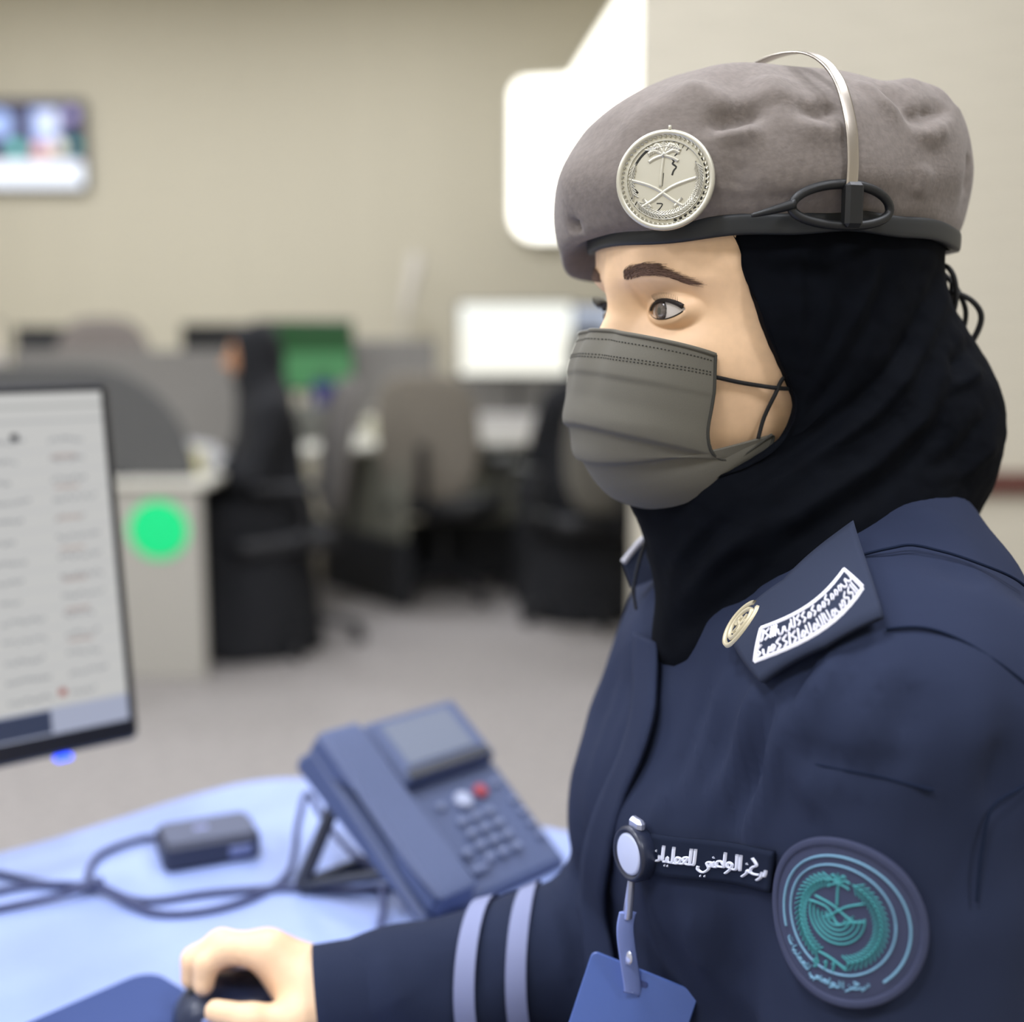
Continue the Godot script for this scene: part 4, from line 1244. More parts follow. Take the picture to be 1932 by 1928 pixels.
func head_point(th: float, y: float) -> Vector3:
	var a := table(y, T_A)
	var b := table(y, T_B) if cos(th) > 0.0 else table(y, T_C)
	var n := 2.25
	var r := pow(pow(absf(sin(th)) / a, n) + pow(absf(cos(th)) / b, n), -1.0 / n)
	if absf(th) < 1.5 and y > -0.13 and y < 0.07:
		var x := r * sin(th)
		var ax := absf(x)
		var s := signf(x)
		r += table(y, T_N) * gauss(x, lerpf(0.0075, 0.0125, clampf((0.02 - y) / 0.05, 0.0, 1.0)))
		r -= 0.0085 * gauss(ax - 0.034, 0.0165) * gauss(y - 0.001, 0.0125)
		r -= 0.0040 * gauss(ax - 0.016, 0.006) * gauss(y - 0.004, 0.012)
		r += 0.0030 * gauss(ax - 0.034, 0.019) * gauss(y - 0.019, 0.0065)
		r += 0.0050 * gauss(ax - 0.044, 0.018) * gauss(y + 0.028, 0.016)
		r -= 0.0035 * gauss(ax - 0.045, 0.014) * gauss(y + 0.075, 0.02)
		if ax > 0.008 and ax < 0.062 and absf(y) < 0.02:
			var turn := Basis(Vector3.UP, -EYE_TURN)
			var d := (turn * Vector3(sin(absf(th)), 0, cos(th))) / EYE_AXES
			var o := (turn * (Vector3(0, y, 0) - EYE_AT)) / EYE_AXES
			var aa := d.length_squared()
			var bb := o.dot(d)
			var q := bb * bb - aa * (o.length_squared() - 1.15)
			if q > 0.0:
				var rs := (-bb + sqrt(q)) / aa
				var hit := (o + d * rs) * EYE_AXES
				var away := sqrt((hit.x / EYE_W) ** 2 + ((y - 0.0012) / 0.0088) ** 2)
				var lid := rs - 0.013 * smoothstep(0.98, 1.75, away) - (0.02 if hit.z < 0.0 else 0.0)
				# the lids lie on the eyeball
				var k := 0.0060
				var m := maxf(k - absf(r - lid), 0.0) / k
				r = maxf(r, lid) + m * m * k * 0.25
				var t := hit.x / EYE_W
				if absf(t) < 1.0 and hit.z > 0.004:
					# crease above the upper lid, and the opening itself
					var up := lid_line(t, true)
					var lo := lid_line(t, false)
					r -= 0.0007 * gauss(y - up - 0.0034, 0.0009) * (1.0 - t * t)
					r -= 0.0004 * gauss(y - lo + 0.004, 0.0014) * (1.0 - t * t)
					var inside := minf(up - y, y - lo)
					r = lerpf(r, rs - 0.0030, smoothstep(-0.0001, 0.0006, inside))
	return Vector3(r * sin(th), y, r * cos(th))

func head_mesh() -> Array:
	var ths := PackedFloat32Array()
	var k := -PI
	while k < -0.9:
		ths.append(k)
		k += 0.055
	k = -0.9
	while k < 0.9:
		ths.append(k)
		k += 0.0068
	k = 0.9
	while k < PI - 0.03:
		ths.append(k)
		k += 0.055
	var ys := PackedFloat32Array()
	k = -0.17
	while k < 0.1138:
		ys.append(k)
		k += 0.0006 if absf(k - 0.002) < 0.017 else 0.0022 if k > -0.06 and k < 0.06 else 0.0045
	ys.append(0.1138)
	var ht := head_turn()
	var v := PackedVector3Array()
	for y in ys:
		for th in ths:
			v.append(ht * (head_point(th, y) + Vector3(0, HY, 0)))
	var idx := grid_index(ths.size(), ys.size() - 1, ths.size(), false)
	var c := v.size()
	v.append(ht * Vector3(0, HY + 0.1145, 0))
	var base := (ys.size() - 1) * ths.size()
	for i in ths.size():
		idx.append_array([base + i, base + (i + 1) % ths.size(), c])
	return [v, idx, ths.size(), ths]

func hand_mesh() -> Array:
	var f := Field.new()
	var w: Array = HAND["wrist"]
	f.cone(w[0] + (w[0] - w[1]) * 3.0, w[0], 0.024, 0.023, 0.01)
	var p: Array = HAND["palm"]
	f.cone(w[0], w[1], 0.024, 0.024, 0.015)
	for q in ["index", "middle", "ring", "little"]:
		var j: Array = HAND[q]
		var r: float = {"index": 0.0098, "middle": 0.0102, "ring": 0.0095, "little": 0.0082}[q]
		f.cone(w[1].lerp(j[0], 0.1), j[0], 0.017, r + 0.0035, 0.02)
		f.cone(j[0], j[1], r + 0.001, r, 0.006)
		f.cone(j[1], j[2], r, r - 0.0008, 0.005)
		f.cone(j[2], j[3], r - 0.0008, r - 0.002, 0.004)
	var t: Array = HAND["thumb"]
	f.cone(w[1], t[0], 0.018, 0.016, 0.015)
	f.cone(t[0], t[1], 0.0155, 0.0125, 0.012)
	f.cone(t[1], t[2], 0.012, 0.0102, 0.008)
	f.cone(t[2], t[3], 0.0104, 0.008, 0.006)
	var lo := Vector3(1e9, 1e9, 1e9)
	var hi := -lo
	for q in HAND.values():
		for a in q:
			lo = lo.min(a)
			hi = hi.max(a)
	return nets(func(x): return f.at(x), lo - Vector3.ONE * 0.035, hi + Vector3.ONE * 0.035, 0.003)

const LEFT_ELBOW := Vector3(0.205, 0.78, 0.005)
const LEFT_WRIST := Vector3(0.15, 0.672, 0.2)

func skin_mesh() -> ArrayMesh:
	# head and hands joined by the neck, shoulders and arms inside the clothes
	var head := head_mesh()
	var hand := hand_mesh()
	var v: PackedVector3Array = head[0]
	var idx: PackedInt32Array = head[1]
	var n: int = head[2]
	var out := [v, idx]
	# her right arm ends in the hand on the mouse, her left arm in one that rests on the thigh
	add_arm(out, n, head[3], [Vector3(0, HY - 0.20, -0.01), Vector3(-0.05, 1.02, -0.03), Vector3(-0.12, 1.0, -0.04), ARM[0], ARM[0].lerp(ARM[1], 0.5), ARM[1] - (ARM[1] - ARM[0]).normalized() * 0.06], hand[0], hand[1])
	var shift: Vector3 = LEFT_WRIST - Vector3(-HAND["wrist"][0].x, HAND["wrist"][0].y, HAND["wrist"][0].z) + (LEFT_WRIST - LEFT_ELBOW).normalized() * 0.01
	var lv := PackedVector3Array()
	for p in hand[0]:
		lv.append(Vector3(-p.x, p.y, p.z) + shift)
	var li: PackedInt32Array = hand[1].duplicate()
	li.reverse()
	add_arm(out, n, head[3], [Vector3(0, HY - 0.20, -0.01), Vector3(0.05, 1.02, -0.03), Vector3(0.12, 1.0, -0.04), LEFT_ELBOW, LEFT_ELBOW.lerp(LEFT_WRIST, 0.5), LEFT_WRIST - (LEFT_WRIST - LEFT_ELBOW).normalized() * 0.05], lv, li)
	return mesh_from(out[0], out[1])

func add_arm(out: Array, n: int, angles: PackedFloat32Array, ctrl: Array, hand_v: PackedVector3Array, hand_i: PackedInt32Array) -> void:
	var v: PackedVector3Array = out[0]
	var idx: PackedInt32Array = out[1]
	var path := curve_points(ctrl, 3)
	var from := 0
	for k in path.size():
		var base := v.size()
		var t: Vector3 = (path[mini(k + 1, path.size() - 1)] - path[maxi(k - 1, 0)]).normalized()
		var z := (Vector3(0, 0.2, 1) - t * t.dot(Vector3(0, 0.2, 1))).normalized()
		var x := z.cross(t)
		var r := lerpf(0.05, 0.022, minf(k / 6.0, 1.0))
		for i in n:
			v.append(path[k] + (x * sin(angles[i]) + z * cos(angles[i])) * r)
		for i in n:
			var i2 := (i + 1) % n
			idx.append_array([from + i, base + i, from + i2, from + i2, base + i, base + i2])
		from = base
	var hb := v.size()
	v.append_array(hand_v)
	for i in hand_i:
		idx.append(hb + i)
	# join the arm's last ring to the wrist
	var near := []
	for i in n:
		var best := 1e9
		var at := hb
		if i % 24 == 0:
			for q in range(hb, v.size()):
				var d := v[q].distance_squared_to(v[from + i])
				if d < best:
					best = d
					at = q
		else:
			at = near[i - 1]
		near.append(at)
	for i in n:
		var i2 := (i + 1) % n
		idx.append_array([from + i, near[i], from + i2])
		if near[i] != near[i2]:
			idx.append_array([near[i], near[i2], from + i2])
	out[0] = v
	out[1] = idx

func on_field(f: Field, p: Vector3, off: float) -> Array:
	# the point of the cloth nearest p, lifted by off, with the normal
	var n := Vector3.UP
	for k in 3:
		var e := 0.002
		var d := f.at(p)
		n = Vector3(f.at(p + Vector3(e, 0, 0)) - d, f.at(p + Vector3(0, e, 0)) - d, f.at(p + Vector3(0, 0, e)) - d).normalized()
		p -= n * (d - off)
	return [p, n]

func seam(f: Field, pts: Array, off: float, r: float) -> ArrayMesh:
	var out := PackedVector3Array()
	for p in curve_points(pts, 10):
		out.append(on_field(f, p, off)[0])
	return tube(out, r, r, 6)

func flap(f: Field, corners: Array, nu: int, nv: int, off: float, thick: float, edge: Variant = null) -> ArrayMesh:
	# a sheet of cloth lying on the field: corners are [top-left, top-right, bottom-left, bottom-right]
	var v := PackedVector3Array()
	var cols := nu + 1
	for side in 2:
		for j in nv + 1:
			for i in cols:
				var u := float(i) / nu
				var w := float(j) / nv
				var p: Vector3 = edge.call(u, w) if edge != null else corners[0].lerp(corners[1], u).lerp(corners[2].lerp(corners[3], u), w)
				var q := on_field(f, p, off + (thick if side == 0 else 0.0))
				v.append(q[0])
	var idx := grid_index(cols, nv, nu, false)
	var n := cols * (nv + 1)
	var back := grid_index(cols, nv, nu, true)
	for i in back:
		idx.append(i + n)
	var rim := []
	for i in cols:
		rim.append(i)
	for j in range(1, nv + 1):
		rim.append(j * cols + nu)
	for i in range(nu - 1, -1, -1):
		rim.append(nv * cols + i)
	for j in range(nv - 1, 0, -1):
		rim.append(j * cols)
	for k in rim.size():
		var a: int = rim[k]
		var b: int = rim[(k + 1) % rim.size()]
		idx.append_array([a, a + n, b, b, a + n, b + n])
	return mesh_from(v, idx)

# Arabic lettering drawn as pen strokes; x to the right, one unit = letter height
func pocket_words() -> Array:
	var s := []
	s.append(spline2([[4.78, 0.34], [4.76, 0.12], [4.72, 0.0]]))
	s.append(spline2([[4.62, 0.2], [4.58, -0.06], [4.38, -0.28]]))
	s.append(spline2([[4.5, 0.02], [4.22, 0.0], [4.06, 0.08], [4.12, 0.32], [4.34, 0.5], [4.12, 0.82]]))
	s.append(spline2([[4.06, 0.02], [3.92, 0.12], [3.86, -0.06], [3.66, -0.28]]))
	s.append(spline2([[3.9, 0.46], [3.86, 0.44]], 2))
	s.append(spline2([[3.58, 0.84], [3.56, 0.0]]))
	s.append(spline2([[3.4, 0.84], [3.4, 0.12], [3.3, 0.0], [3.2, 0.04]]))
	s.append(spline2([[3.2, 0.04], [3.02, 0.1], [3.04, 0.32], [3.2, 0.26], [3.14, 0.0], [2.94, -0.28]]))
	s.append(spline2([[2.9, 0.84], [2.88, 0.02]]))
	s.append(spline2([[2.9, 0.04], [2.62, 0.06], [2.6, 0.28], [2.76, 0.32], [2.86, 0.14]]))
	s.append(spline2([[2.62, 0.02], [2.48, 0.0], [2.46, 0.26], [2.42, 0.02], [2.34, -0.02]]))
	s.append(spline2([[2.48, 0.5], [2.44, 0.48]], 2))
	s.append(spline2([[2.34, -0.02], [2.38, 0.2], [2.22, 0.16], [2.3, -0.12], [2.1, -0.36], [1.9, -0.22], [1.9, -0.04]]))
	s.append(spline2([[2.2, -0.55], [2.16, -0.55]], 2))
	s.append(spline2([[2.04, -0.56], [2.0, -0.56]], 2))
	s.append(spline2([[1.76, 0.84], [1.74, 0.06], [1.66, 0.0]]))
	s.append(spline2([[1.6, 0.84], [1.58, 0.06], [1.5, 0.0]]))
	s.append(spline2([[1.66, 0.0], [1.44, 0.02], [1.34, 0.3], [1.5, 0.34], [1.36, 0.04], [1.24, 0.0]]))
	s.append(spline2([[1.24, 0.0], [1.08, 0.06], [1.1, 0.3], [1.24, 0.24], [1.14, 0.0], [0.98, 0.0]]))
	s.append(spline2([[0.96, 0.84], [0.94, 0.06], [0.86, 0.0]]))
	s.append(spline2([[0.86, 0.0], [0.76, 0.02], [0.74, 0.26], [0.7, 0.02], [0.58, 0.0]]))
	s.append(spline2([[0.8, -0.2], [0.76, -0.2]], 2))
	s.append(spline2([[0.68, -0.2], [0.64, -0.2]], 2))
	s.append(spline2([[0.56, 0.84], [0.54, 0.04]]))
	s.append(spline2([[0.42, 0.3], [0.4, 0.04], [0.22, -0.02], [0.04, 0.06], [0.02, 0.34]]))
	s.append(spline2([[0.28, 0.5], [0.25, 0.5]], 2))
	s.append(spline2([[0.16, 0.52], [0.13, 0.52]], 2))
	return s

func script_scribble(r: RandomNumberGenerator, n: int, w: float) -> Array:
	# closely set embroidered Arabic letters, too fine in the picture to read
	var s := []
	for row in 2:
		var y0 := 0.52 if row == 0 else 0.06
		var x := 0.03
		while x < w - 0.05:
			var k := r.randi_range(0, 4)
			if k == 0:
				s.append(spline2([[x, y0], [x + 0.01, y0 + 0.38]], 3))
				x += 0.07
			elif k == 1:
				s.append(spline2([[x, y0 + 0.2], [x + 0.04, y0 + 0.02], [x + 0.13, y0], [x + 0.17, y0 + 0.2]], 3))
				x += 0.2
			elif k == 2:
				s.append(spline2([[x, y0 + 0.34], [x + 0.02, y0 + 0.06], [x + 0.1, y0 + 0.04], [x + 0.1, y0 + 0.36]], 3))
				x += 0.17
			elif k == 3:
				s.append(spline2([[x, y0 + 0.04], [x + 0.06, y0 + 0.22], [x + 0.12, y0 + 0.14], [x + 0.05, y0 + 0.02]], 3))
				x += 0.16
			else:
				s.append(spline2([[x + 0.12, y0 + 0.36], [x, y0 + 0.24], [x + 0.1, y0 + 0.12], [x + 0.02, y0]], 3))
				x += 0.17
	return s

func leaf_wreath(c: Vector2, r: Vector2, a0: float, a1: float, n: int, len: float, flip: float) -> Array:
	var s := []
	s.append(arc2(c, r, a0, a1, 20))
	for i in n:
		var a := deg_to_rad(lerpf(a0, a1, (i + 0.5) / n))
		var b := a + flip * 0.16
		for k in [-1.0, 1.0]:
			s.append(PackedVector2Array([c + Vector2(cos(a) * r.x, sin(a) * r.y), c + Vector2(cos(b) * (r.x + k * len), sin(b) * (r.y + k * len))]))
	return s

func palm_and_swords(c: Vector2, k: float) -> Array:
	var s := []
	s.append(spline2([[c.x, c.y + 0.28 * k], [c.x - 0.02 * k, c.y + 0.1 * k], [c.x - 0.03 * k, c.y - 0.08 * k]]))
	for i in 7:
		var a := deg_to_rad(90.0 + (i - 3) * 38.0)
		var d := Vector2(cos(a), sin(a)) * 0.2 * k
		s.append(spline2([[c.x, c.y + 0.3 * k], [c.x + d.x * 0.6, c.y + 0.32 * k + d.y * 0.7], [c.x + d.x, c.y + 0.28 * k + d.y * 0.75]], 4))
	for m in [-1.0, 1.0]:
		s.append(spline2([[c.x + m * 0.42 * k, c.y + 0.02 * k], [c.x + m * 0.12 * k, c.y - 0.08 * k], [c.x - m * 0.12 * k, c.y - 0.24 * k], [c.x - m * 0.26 * k, c.y - 0.32 * k]], 6))
		s.append(spline2([[c.x - m * 0.24 * k, c.y - 0.22 * k], [c.x - m * 0.14 * k, c.y - 0.33 * k]], 3))
	return s

func beret_ring(a: float) -> Vector3:
	var rx := 0.0885
	var rz := 0.1165
	var r := 1.0 / sqrt((sin(a) / rx) ** 2 + (cos(a) / rz) ** 2)
	return Vector3(sin(a) * r, 0, cos(a) * r - 0.012)

func periodic(a: float, vals: Array) -> float:
	# values every 45 degrees from the front round by her left
	var t := fposmod(rad_to_deg(a), 360.0) / 45.0
	var i := int(t)
	var f := t - i
	var p0: float = vals[(i + 7) % 8]
	var p1: float = vals[i % 8]
	var p2: float = vals[(i + 1) % 8]
	var p3: float = vals[(i + 2) % 8]
	return 0.5 * (2.0 * p1 + (p2 - p0) * f + (2.0 * p0 - 5.0 * p1 + 4.0 * p2 - p3) * f * f + (3.0 * p1 - p0 - 3.0 * p2 + p3) * f * f * f)

func band_y(a: float) -> float:
	return 0.037 + 0.006 * sin(a) * sin(a) * (1.0 if sin(a) > 0.0 else -0.3)

func beret_point(a: float, t: float) -> Vector3:
	# t 0 at the band, 1 at the middle of the crown
	var ring := beret_ring(a)
	var out := Vector3(ring.x, 0, ring.z + 0.012).normalized()
	var o1 := periodic(a, [0.020, 0.012, 0.008, 0.008, 0.012, 0.026, 0.040, 0.032])
	var y1 := periodic(a, [0.076, 0.074, 0.076, 0.084, 0.092, 0.078, 0.058, 0.066])
	var o2 := periodic(a, [0.003, -0.001, -0.003, 0.0, 0.001, 0.006, 0.014, 0.010])
	var y2 := periodic(a, [0.108, 0.110, 0.112, 0.118, 0.124, 0.108, 0.092, 0.100])
	var yb := band_y(a) + 0.0075
	var drop := periodic(a, [0.010, 0.0, 0.0, 0.0, 0.0, 0.005, 0.022, 0.032])
	var lip := 0.55 + 12.0 * drop
	var off := table(t, [[0.0, -0.0005], [0.04, 0.001], [0.13, o1 * lip], [0.28, o1], [0.5, o2], [0.7, -0.028], [0.85, -0.062], [1.0, -0.10]])
	var y := table(t, [[0.0, yb], [0.04, yb + 0.002], [0.13, lerpf(yb, y1, 0.35) - drop], [0.28, y1], [0.5, y2], [0.7, 0.134], [0.85, 0.142], [1.0, 0.144]])
	var p := ring + out * off
	if t > 0.5:
		var q := (t - 0.5) / 0.5
		var start := ring + out * o2
		p = start.lerp(Vector3(0, 0, -0.015), pow(q, 1.15))
	return Vector3(p.x, HY + y, p.z)

func officer() -> Node3D:
	var t := thing("person", "officer in navy uniform, grey beret, black headscarf and grey face mask at the desk", "person")
	t.transform = Transform3D(Basis(Vector3(0.27697, 0, 0.96088), Vector3.UP, Vector3(-0.96088, 0, 0.27697)), Vector3(0.151, 0, -0.7707))
	var jf := jacket_field()
	var hf := hijab_field()
	# ---- skin: head, neck and hand as one mesh
	var skin := textured(mat("f7d0a8", 0.48), 0.95, 1.0, 0.03, Vector3.ONE * 14.0, 0.0, 51)
	part(t, "body", skin_mesh(), skin)
	eyes(t)
	# ---- clothes
	var navy := weave(mat("2a324a", 0.9, 0.0, 0.28), 260.0, 0.0, 0.8)
	M.navy = navy
	jacket(t, jf, navy)
	hijab(t, hf)
	face_mask(t)
	beret(t)
	trousers(t)
	return t

func eyes(t: Node3D) -> void:
	var white := mat("e6dfd8", 0.12)
	white.vertex_color_use_as_albedo = true
	white.albedo_color = Color.WHITE
	white.clearcoat_enabled = true
	white.clearcoat_roughness = 0.02
	var dark := mat("1d1614", 0.6)
	var ht := head_turn()
	for s in [-1.0, 1.0]:
		var v := PackedVector3Array()
		var col := PackedColorArray()
		var nu := 110
		var nv := 80
		for j in nv + 1:
			for i in nu + 1:
				var q := Vector2(lerpf(-0.0158, 0.0158, float(i) / nu), lerpf(-0.0080, 0.0084, float(j) / nv))
				var a := (q - Vector2(-0.0030, 0.0003)).length()
				var p := eye_point(q.x, q.y, 1.0) + Vector3(0, 0, 0.0009 * (1.0 - smoothstep(0.004, 0.0072, a)))
				p.z -= 0.03 * maxf((q.x / 0.0152) ** 2 + ((q.y - 0.0006) / 0.0072) ** 2 - 1.0, 0.0)
				v.append(Vector3(p.x * s, p.y, p.z))
				var b := (q - Vector2(-0.0030, 0.0003)).angle()
				var k := Color(0.66, 0.61, 0.58)
				var ray := 0.75 + 0.25 * sin(b * 17.0) * sin(b * 7.0 + 1.0)
				if a < 0.0021:
					k = Color(0.006, 0.005, 0.005)
				elif a < 0.0054:
					k = Color(0.125, 0.10, 0.095) * ray
				elif a < 0.0061:
					k = Color(0.03, 0.025, 0.025)
				col.append(Color(k.r, k.g, k.b))
		part(t, "eye", mesh_from(v, grid_index(nu + 1, nv, nu, s < 0.0), col), white, ht)
		# lash line and lashes
		var items := []
		var line := PackedVector3Array()
		var low := PackedVector3Array()
		for i in 25:
			var k := -0.95 + 1.88 * i / 24.0
			line.append(lid_point(s, k, true, 1.085))
			low.append(lid_point(s, k, false, 1.075))
		items.append([tube(line, 0.0008, 0.0016, 6), Transform3D()])
		items.append([tube(low, 0.0003, 0.0004, 5), Transform3D()])
		for i in 20:
			var k := -0.3 + 1.16 * i / 19.0
			var p := lid_point(s, k, true, 1.085)
			var o := Vector3(s * (k * 0.7 + 0.2), 0.15, 0.9).normalized()
			var l := 0.0042 + 0.0035 * clampf(k + 0.5, 0.0, 1.0)
			items.append([tube(PackedVector3Array([p, p + o * l * 0.5 - Vector3(0, 0.0004, 0), p + o * l * 0.85 + Vector3(0, l * 0.2, 0), p + o * l + Vector3(0, l * 0.5, 0)]), 0.00022, 0.00006, 4), Transform3D()])
		part(t, "eyelashes", join(items), dark, ht)
		# eyebrow of short hairs
		var r := RandomNumberGenerator.new()
		r.seed = 77
		var hv := PackedVector3Array()
		var hi := PackedInt32Array()
		for i in 460:
			var k := pow(r.randf(), 0.9)
			var half := table(k, [[0.0, 0.0020], [0.15, 0.0034], [0.5, 0.0030], [0.8, 0.0017], [1.0, 0.0007]])
			var cx := lerpf(0.0145, 0.0485, k)
			var cy := table(k, [[0.0, 0.0203], [0.3, 0.0222], [0.6, 0.0230], [0.85, 0.0202], [1.0, 0.0162]])
			var y := cy + r.randf_range(-1.0, 1.0) * half
			var len := r.randf_range(0.005, 0.008)
			var ang := lerpf(0.9, -0.35, clampf(k * 1.25, 0.0, 1.0)) + r.randf_range(-0.25, 0.25)
			var n := 3
			var base := hv.size()
			for q in n + 1:
				var f := float(q) / n
				var x := cx + cos(ang) * len * f
				var yy := y + sin(ang) * len * f * (1.0 - 0.4 * f)
				var th := face_theta(x, yy)
				var p := head_point(s * th, yy)
				var nn := Vector3(p.x, 0, p.z).normalized()
				var w := 0.00022 * (1.0 - f * 0.8)
				var cp := p + nn * (0.0003 + 0.0008 * sin(PI * f)) + Vector3(0, HY, 0)
				hv.append(cp + Vector3(-s * sin(ang), cos(ang), 0) * w)
				hv.append(cp - Vector3(-s * sin(ang), cos(ang), 0) * w)
				hv.append(cp + nn * w)
			for q in n:
				var a := base + q * 3
				for e in 3:
					var b0 := a + e
					var b1 := a + (e + 1) % 3
					hi.append_array([b0, b1, b0 + 3, b1, b1 + 3, b0 + 3])
		part(t, "eyebrow", mesh_from(hv, hi), mat("6b5144", 0.75), ht)

func face_theta(x: float, y: float) -> float:
	var th := atan2(x, 0.085)
	for k in 4:
		var p := head_point(th, y)
		th += (x - p.x) / maxf(p.z, 0.02)
	return th

func eye_point(x: float, y: float, grow: float) -> Vector3:
	# a point of her left eyeball's front, in the head's axes with y from the floor
	var g := EYE_AXES * grow
	var z := g.z * sqrt(maxf(1.0 - x * x / (g.x * g.x) - y * y / (g.y * g.y), 0.0))
	return Basis(Vector3.UP, EYE_TURN) * Vector3(x, y, z) + EYE_AT + Vector3(0, HY, 0)

func lid_point(s: float, k: float, upper: bool, grow: float) -> Vector3:
	var p := eye_point(k * EYE_W, lid_line(k, upper), grow)
	return Vector3(p.x * s, p.y, p.z)

func jacket(t: Node3D, jf: Field, navy: Material) -> void:
	var cut: Vector3 = (ARM[1] - ARM[0]).normalized()
	var cut2 := (LEFT_WRIST - LEFT_ELBOW).normalized()
	var g := func(p: Vector3) -> float:
		var d := maxf(maxf(jf.at(p), 0.56 - p.y), (p - ARM[1]).dot(cut) + 0.012)
		return maxf(d, (p - LEFT_WRIST).dot(cut2) + 0.004) if p.x > 0.04 else d
	var n := nets(g, Vector3(-0.26, 0.54, -0.2), Vector3(0.29, 1.18, 0.32), 0.0064)
	var nz := FastNoiseLite.new()
	nz.seed = 8
	nz.frequency = 9.0
	nz.fractal_octaves = 2
	var jm := part(t, "jacket", folded(n[0], n[1], JACKET_FOLDS, nz, 0.006), navy)
	var line := mat("1d2436", 0.95, 0.0, 0.1)
	for k in ["yoke_seam", "arm_seam", "sleeve_seam", "pocket_flap"]:
		part(jm, "seam", seam(jf, SPOT[k], 0.0014, 0.0009), line)
	# placket: the overlapping front edge
	var pl: Array = SPOT["placket"]
	var e := func(u: float, w: float) -> Vector3:
		var q := curve_points(pl, 6)
		var p: Vector3 = q[int(w * (q.size() - 1))]
		return p + Vector3(-0.034, 0, 0.006) * u
	part(jm, "placket", flap(jf, [], 4, 40, 0.0015, 0.0035, e), navy)
	# collar flap on her left with its embroidered tape and badge
	var c: Array = SPOT["collar_near"]
	var ce := func(u: float, w: float) -> Vector3:
		var top: Vector3 = c[0].lerp(c[1], u * 2.0) if u < 0.5 else c[1].lerp(c[2], u * 2.0 - 1.0)
		var low: Vector3 = c[5].lerp(c[4], u * 2.0) if u < 0.5 else c[4].lerp(c[3], u * 2.0 - 1.0)
		return top.lerp(low, w)
	var cm := weave(mat("343b4f", 0.9, 0.0, 0.28), 260.0, 0.0, 0.8)
	var col := part(jm, "collar", flap(jf, [], 24, 14, 0.006, 0.004, ce), cm)
	var white := mat("dcdce6", 0.8)
	var silver := mat("c9bfa2", 0.45, 0.3)
	var tp: Array = SPOT["collar_tape"]
	var place := func(q: Vector2) -> Array:
		# q.x 0..3.2 along the tape, q.y 0..1 up
		var u := q.x / 3.2
		var bow := 4.0 * u * (1.0 - u)
		var top: Vector3 = tp[0].lerp(tp[1], u) + (tp[4] - tp[0].lerp(tp[1], 0.5)) * bow
		var low: Vector3 = tp[2].lerp(tp[3], u) + (tp[5] - tp[2].lerp(tp[3], 0.5)) * bow
		return on_field(jf, low.lerp(top, q.y), 0.0102)
	var r := RandomNumberGenerator.new()
	r.seed = 4
	var frame := []
	for side in [[Vector2(0, 0), Vector2(3.2, 0)], [Vector2(3.2, 0), Vector2(3.2, 1)], [Vector2(3.2, 1), Vector2(0, 1)], [Vector2(0, 1), Vector2(0, 0)]]:
		var pts := PackedVector2Array()
		for i in 13:
			pts.append(side[0].lerp(side[1], i / 12.0))
		frame.append([pts, 0.13, false])
	for q in script_scribble(r, 40, 3.1):
		frame.append([q, 0.055, false])
	part(col, "embroidered_tape", strokes(frame, 0.06, 0.0006, place), white, Transform3D(), "white framed embroidered lettering")
	var bc: Vector3 = SPOT["collar_badge"][0]
	var bq := on_field(jf, bc, 0.0095)
	var ax: Vector3 = (tp[1] - tp[0]).normalized()
	ax = (ax - bq[1] * ax.dot(bq[1])).normalized()
	var ay: Vector3 = bq[1].cross(ax)
	var bplace := func(q: Vector2) -> Array:
		return on_field(jf, bq[0] + ax * q.x * 0.0145 + ay * q.y * 0.0095, 0.0102)
	var bs := []
	bs.append([arc2(Vector2.ZERO, Vector2(1, 1), 20, 340, 30), 0.22, false])
	bs.append([arc2(Vector2.ZERO, Vector2(0.68, 0.62), 0, 360, 24), 0.2, false])
	for q in palm_and_swords(Vector2(0, -0.1), 1.1):
		bs.append([q, 0.14, false])
	part(col, "rank_badge", strokes(bs, 0.1, 0.0012, bplace), silver, Transform3D(), "pale gold embroidered crest")
	# far collar tip with a white edge, standing proud beyond the scarf
	var fo := PackedVector3Array()
	for p in FAR_COLLAR:
		fo.append(p)
		fo.append(p + Vector3(-0.006, -0.002, -0.002))
	var far := part(jm, "collar", hull(fo), cm)
	part(far, "white_edge", tube(curve_points([FAR_COLLAR[0], FAR_COLLAR[0].lerp(FAR_COLLAR[1], 0.5) + Vector3(0, 0.003, 0), FAR_COLLAR[1]], 6), 0.0022, 0.0022, 6), white)
	# pocket tape with white Arabic words
	var tc: Array = SPOT["tape"]
	var tape := part(jm, "name_tape", flap(jf, tc, 30, 8, 0.0025, 0.0025), weave(mat("20273a", 0.9, 0.0, 0.2), 260.0, 0.0, 0.8))
	var tplace := func(q: Vector2) -> Array:
		var u := (q.x + 0.1) / 5.05
		var w := 0.62 - q.y * 0.46
		return on_field(jf, tc[0].lerp(tc[1], u).lerp(tc[2].lerp(tc[3], u), w), 0.0053)
	var ws := []
	for q in pocket_words():
		ws.append([q, 0.13 if q.size() > 4 else 0.13, false])
	part(tape, "lettering", strokes(ws, 0.13, 0.0006, tplace), mat("d3d8ea", 0.8), Transform3D(), "white Arabic lettering")
	# reflective stripes on the far sleeve: rings round the forearm
	var elb: Vector3 = ARM[0]
	var wri: Vector3 = ARM[1]
	var axis := (wri - elb).normalized()
	var sx := axis.cross(Vector3.UP).normalized()
	var sy := sx.cross(axis)
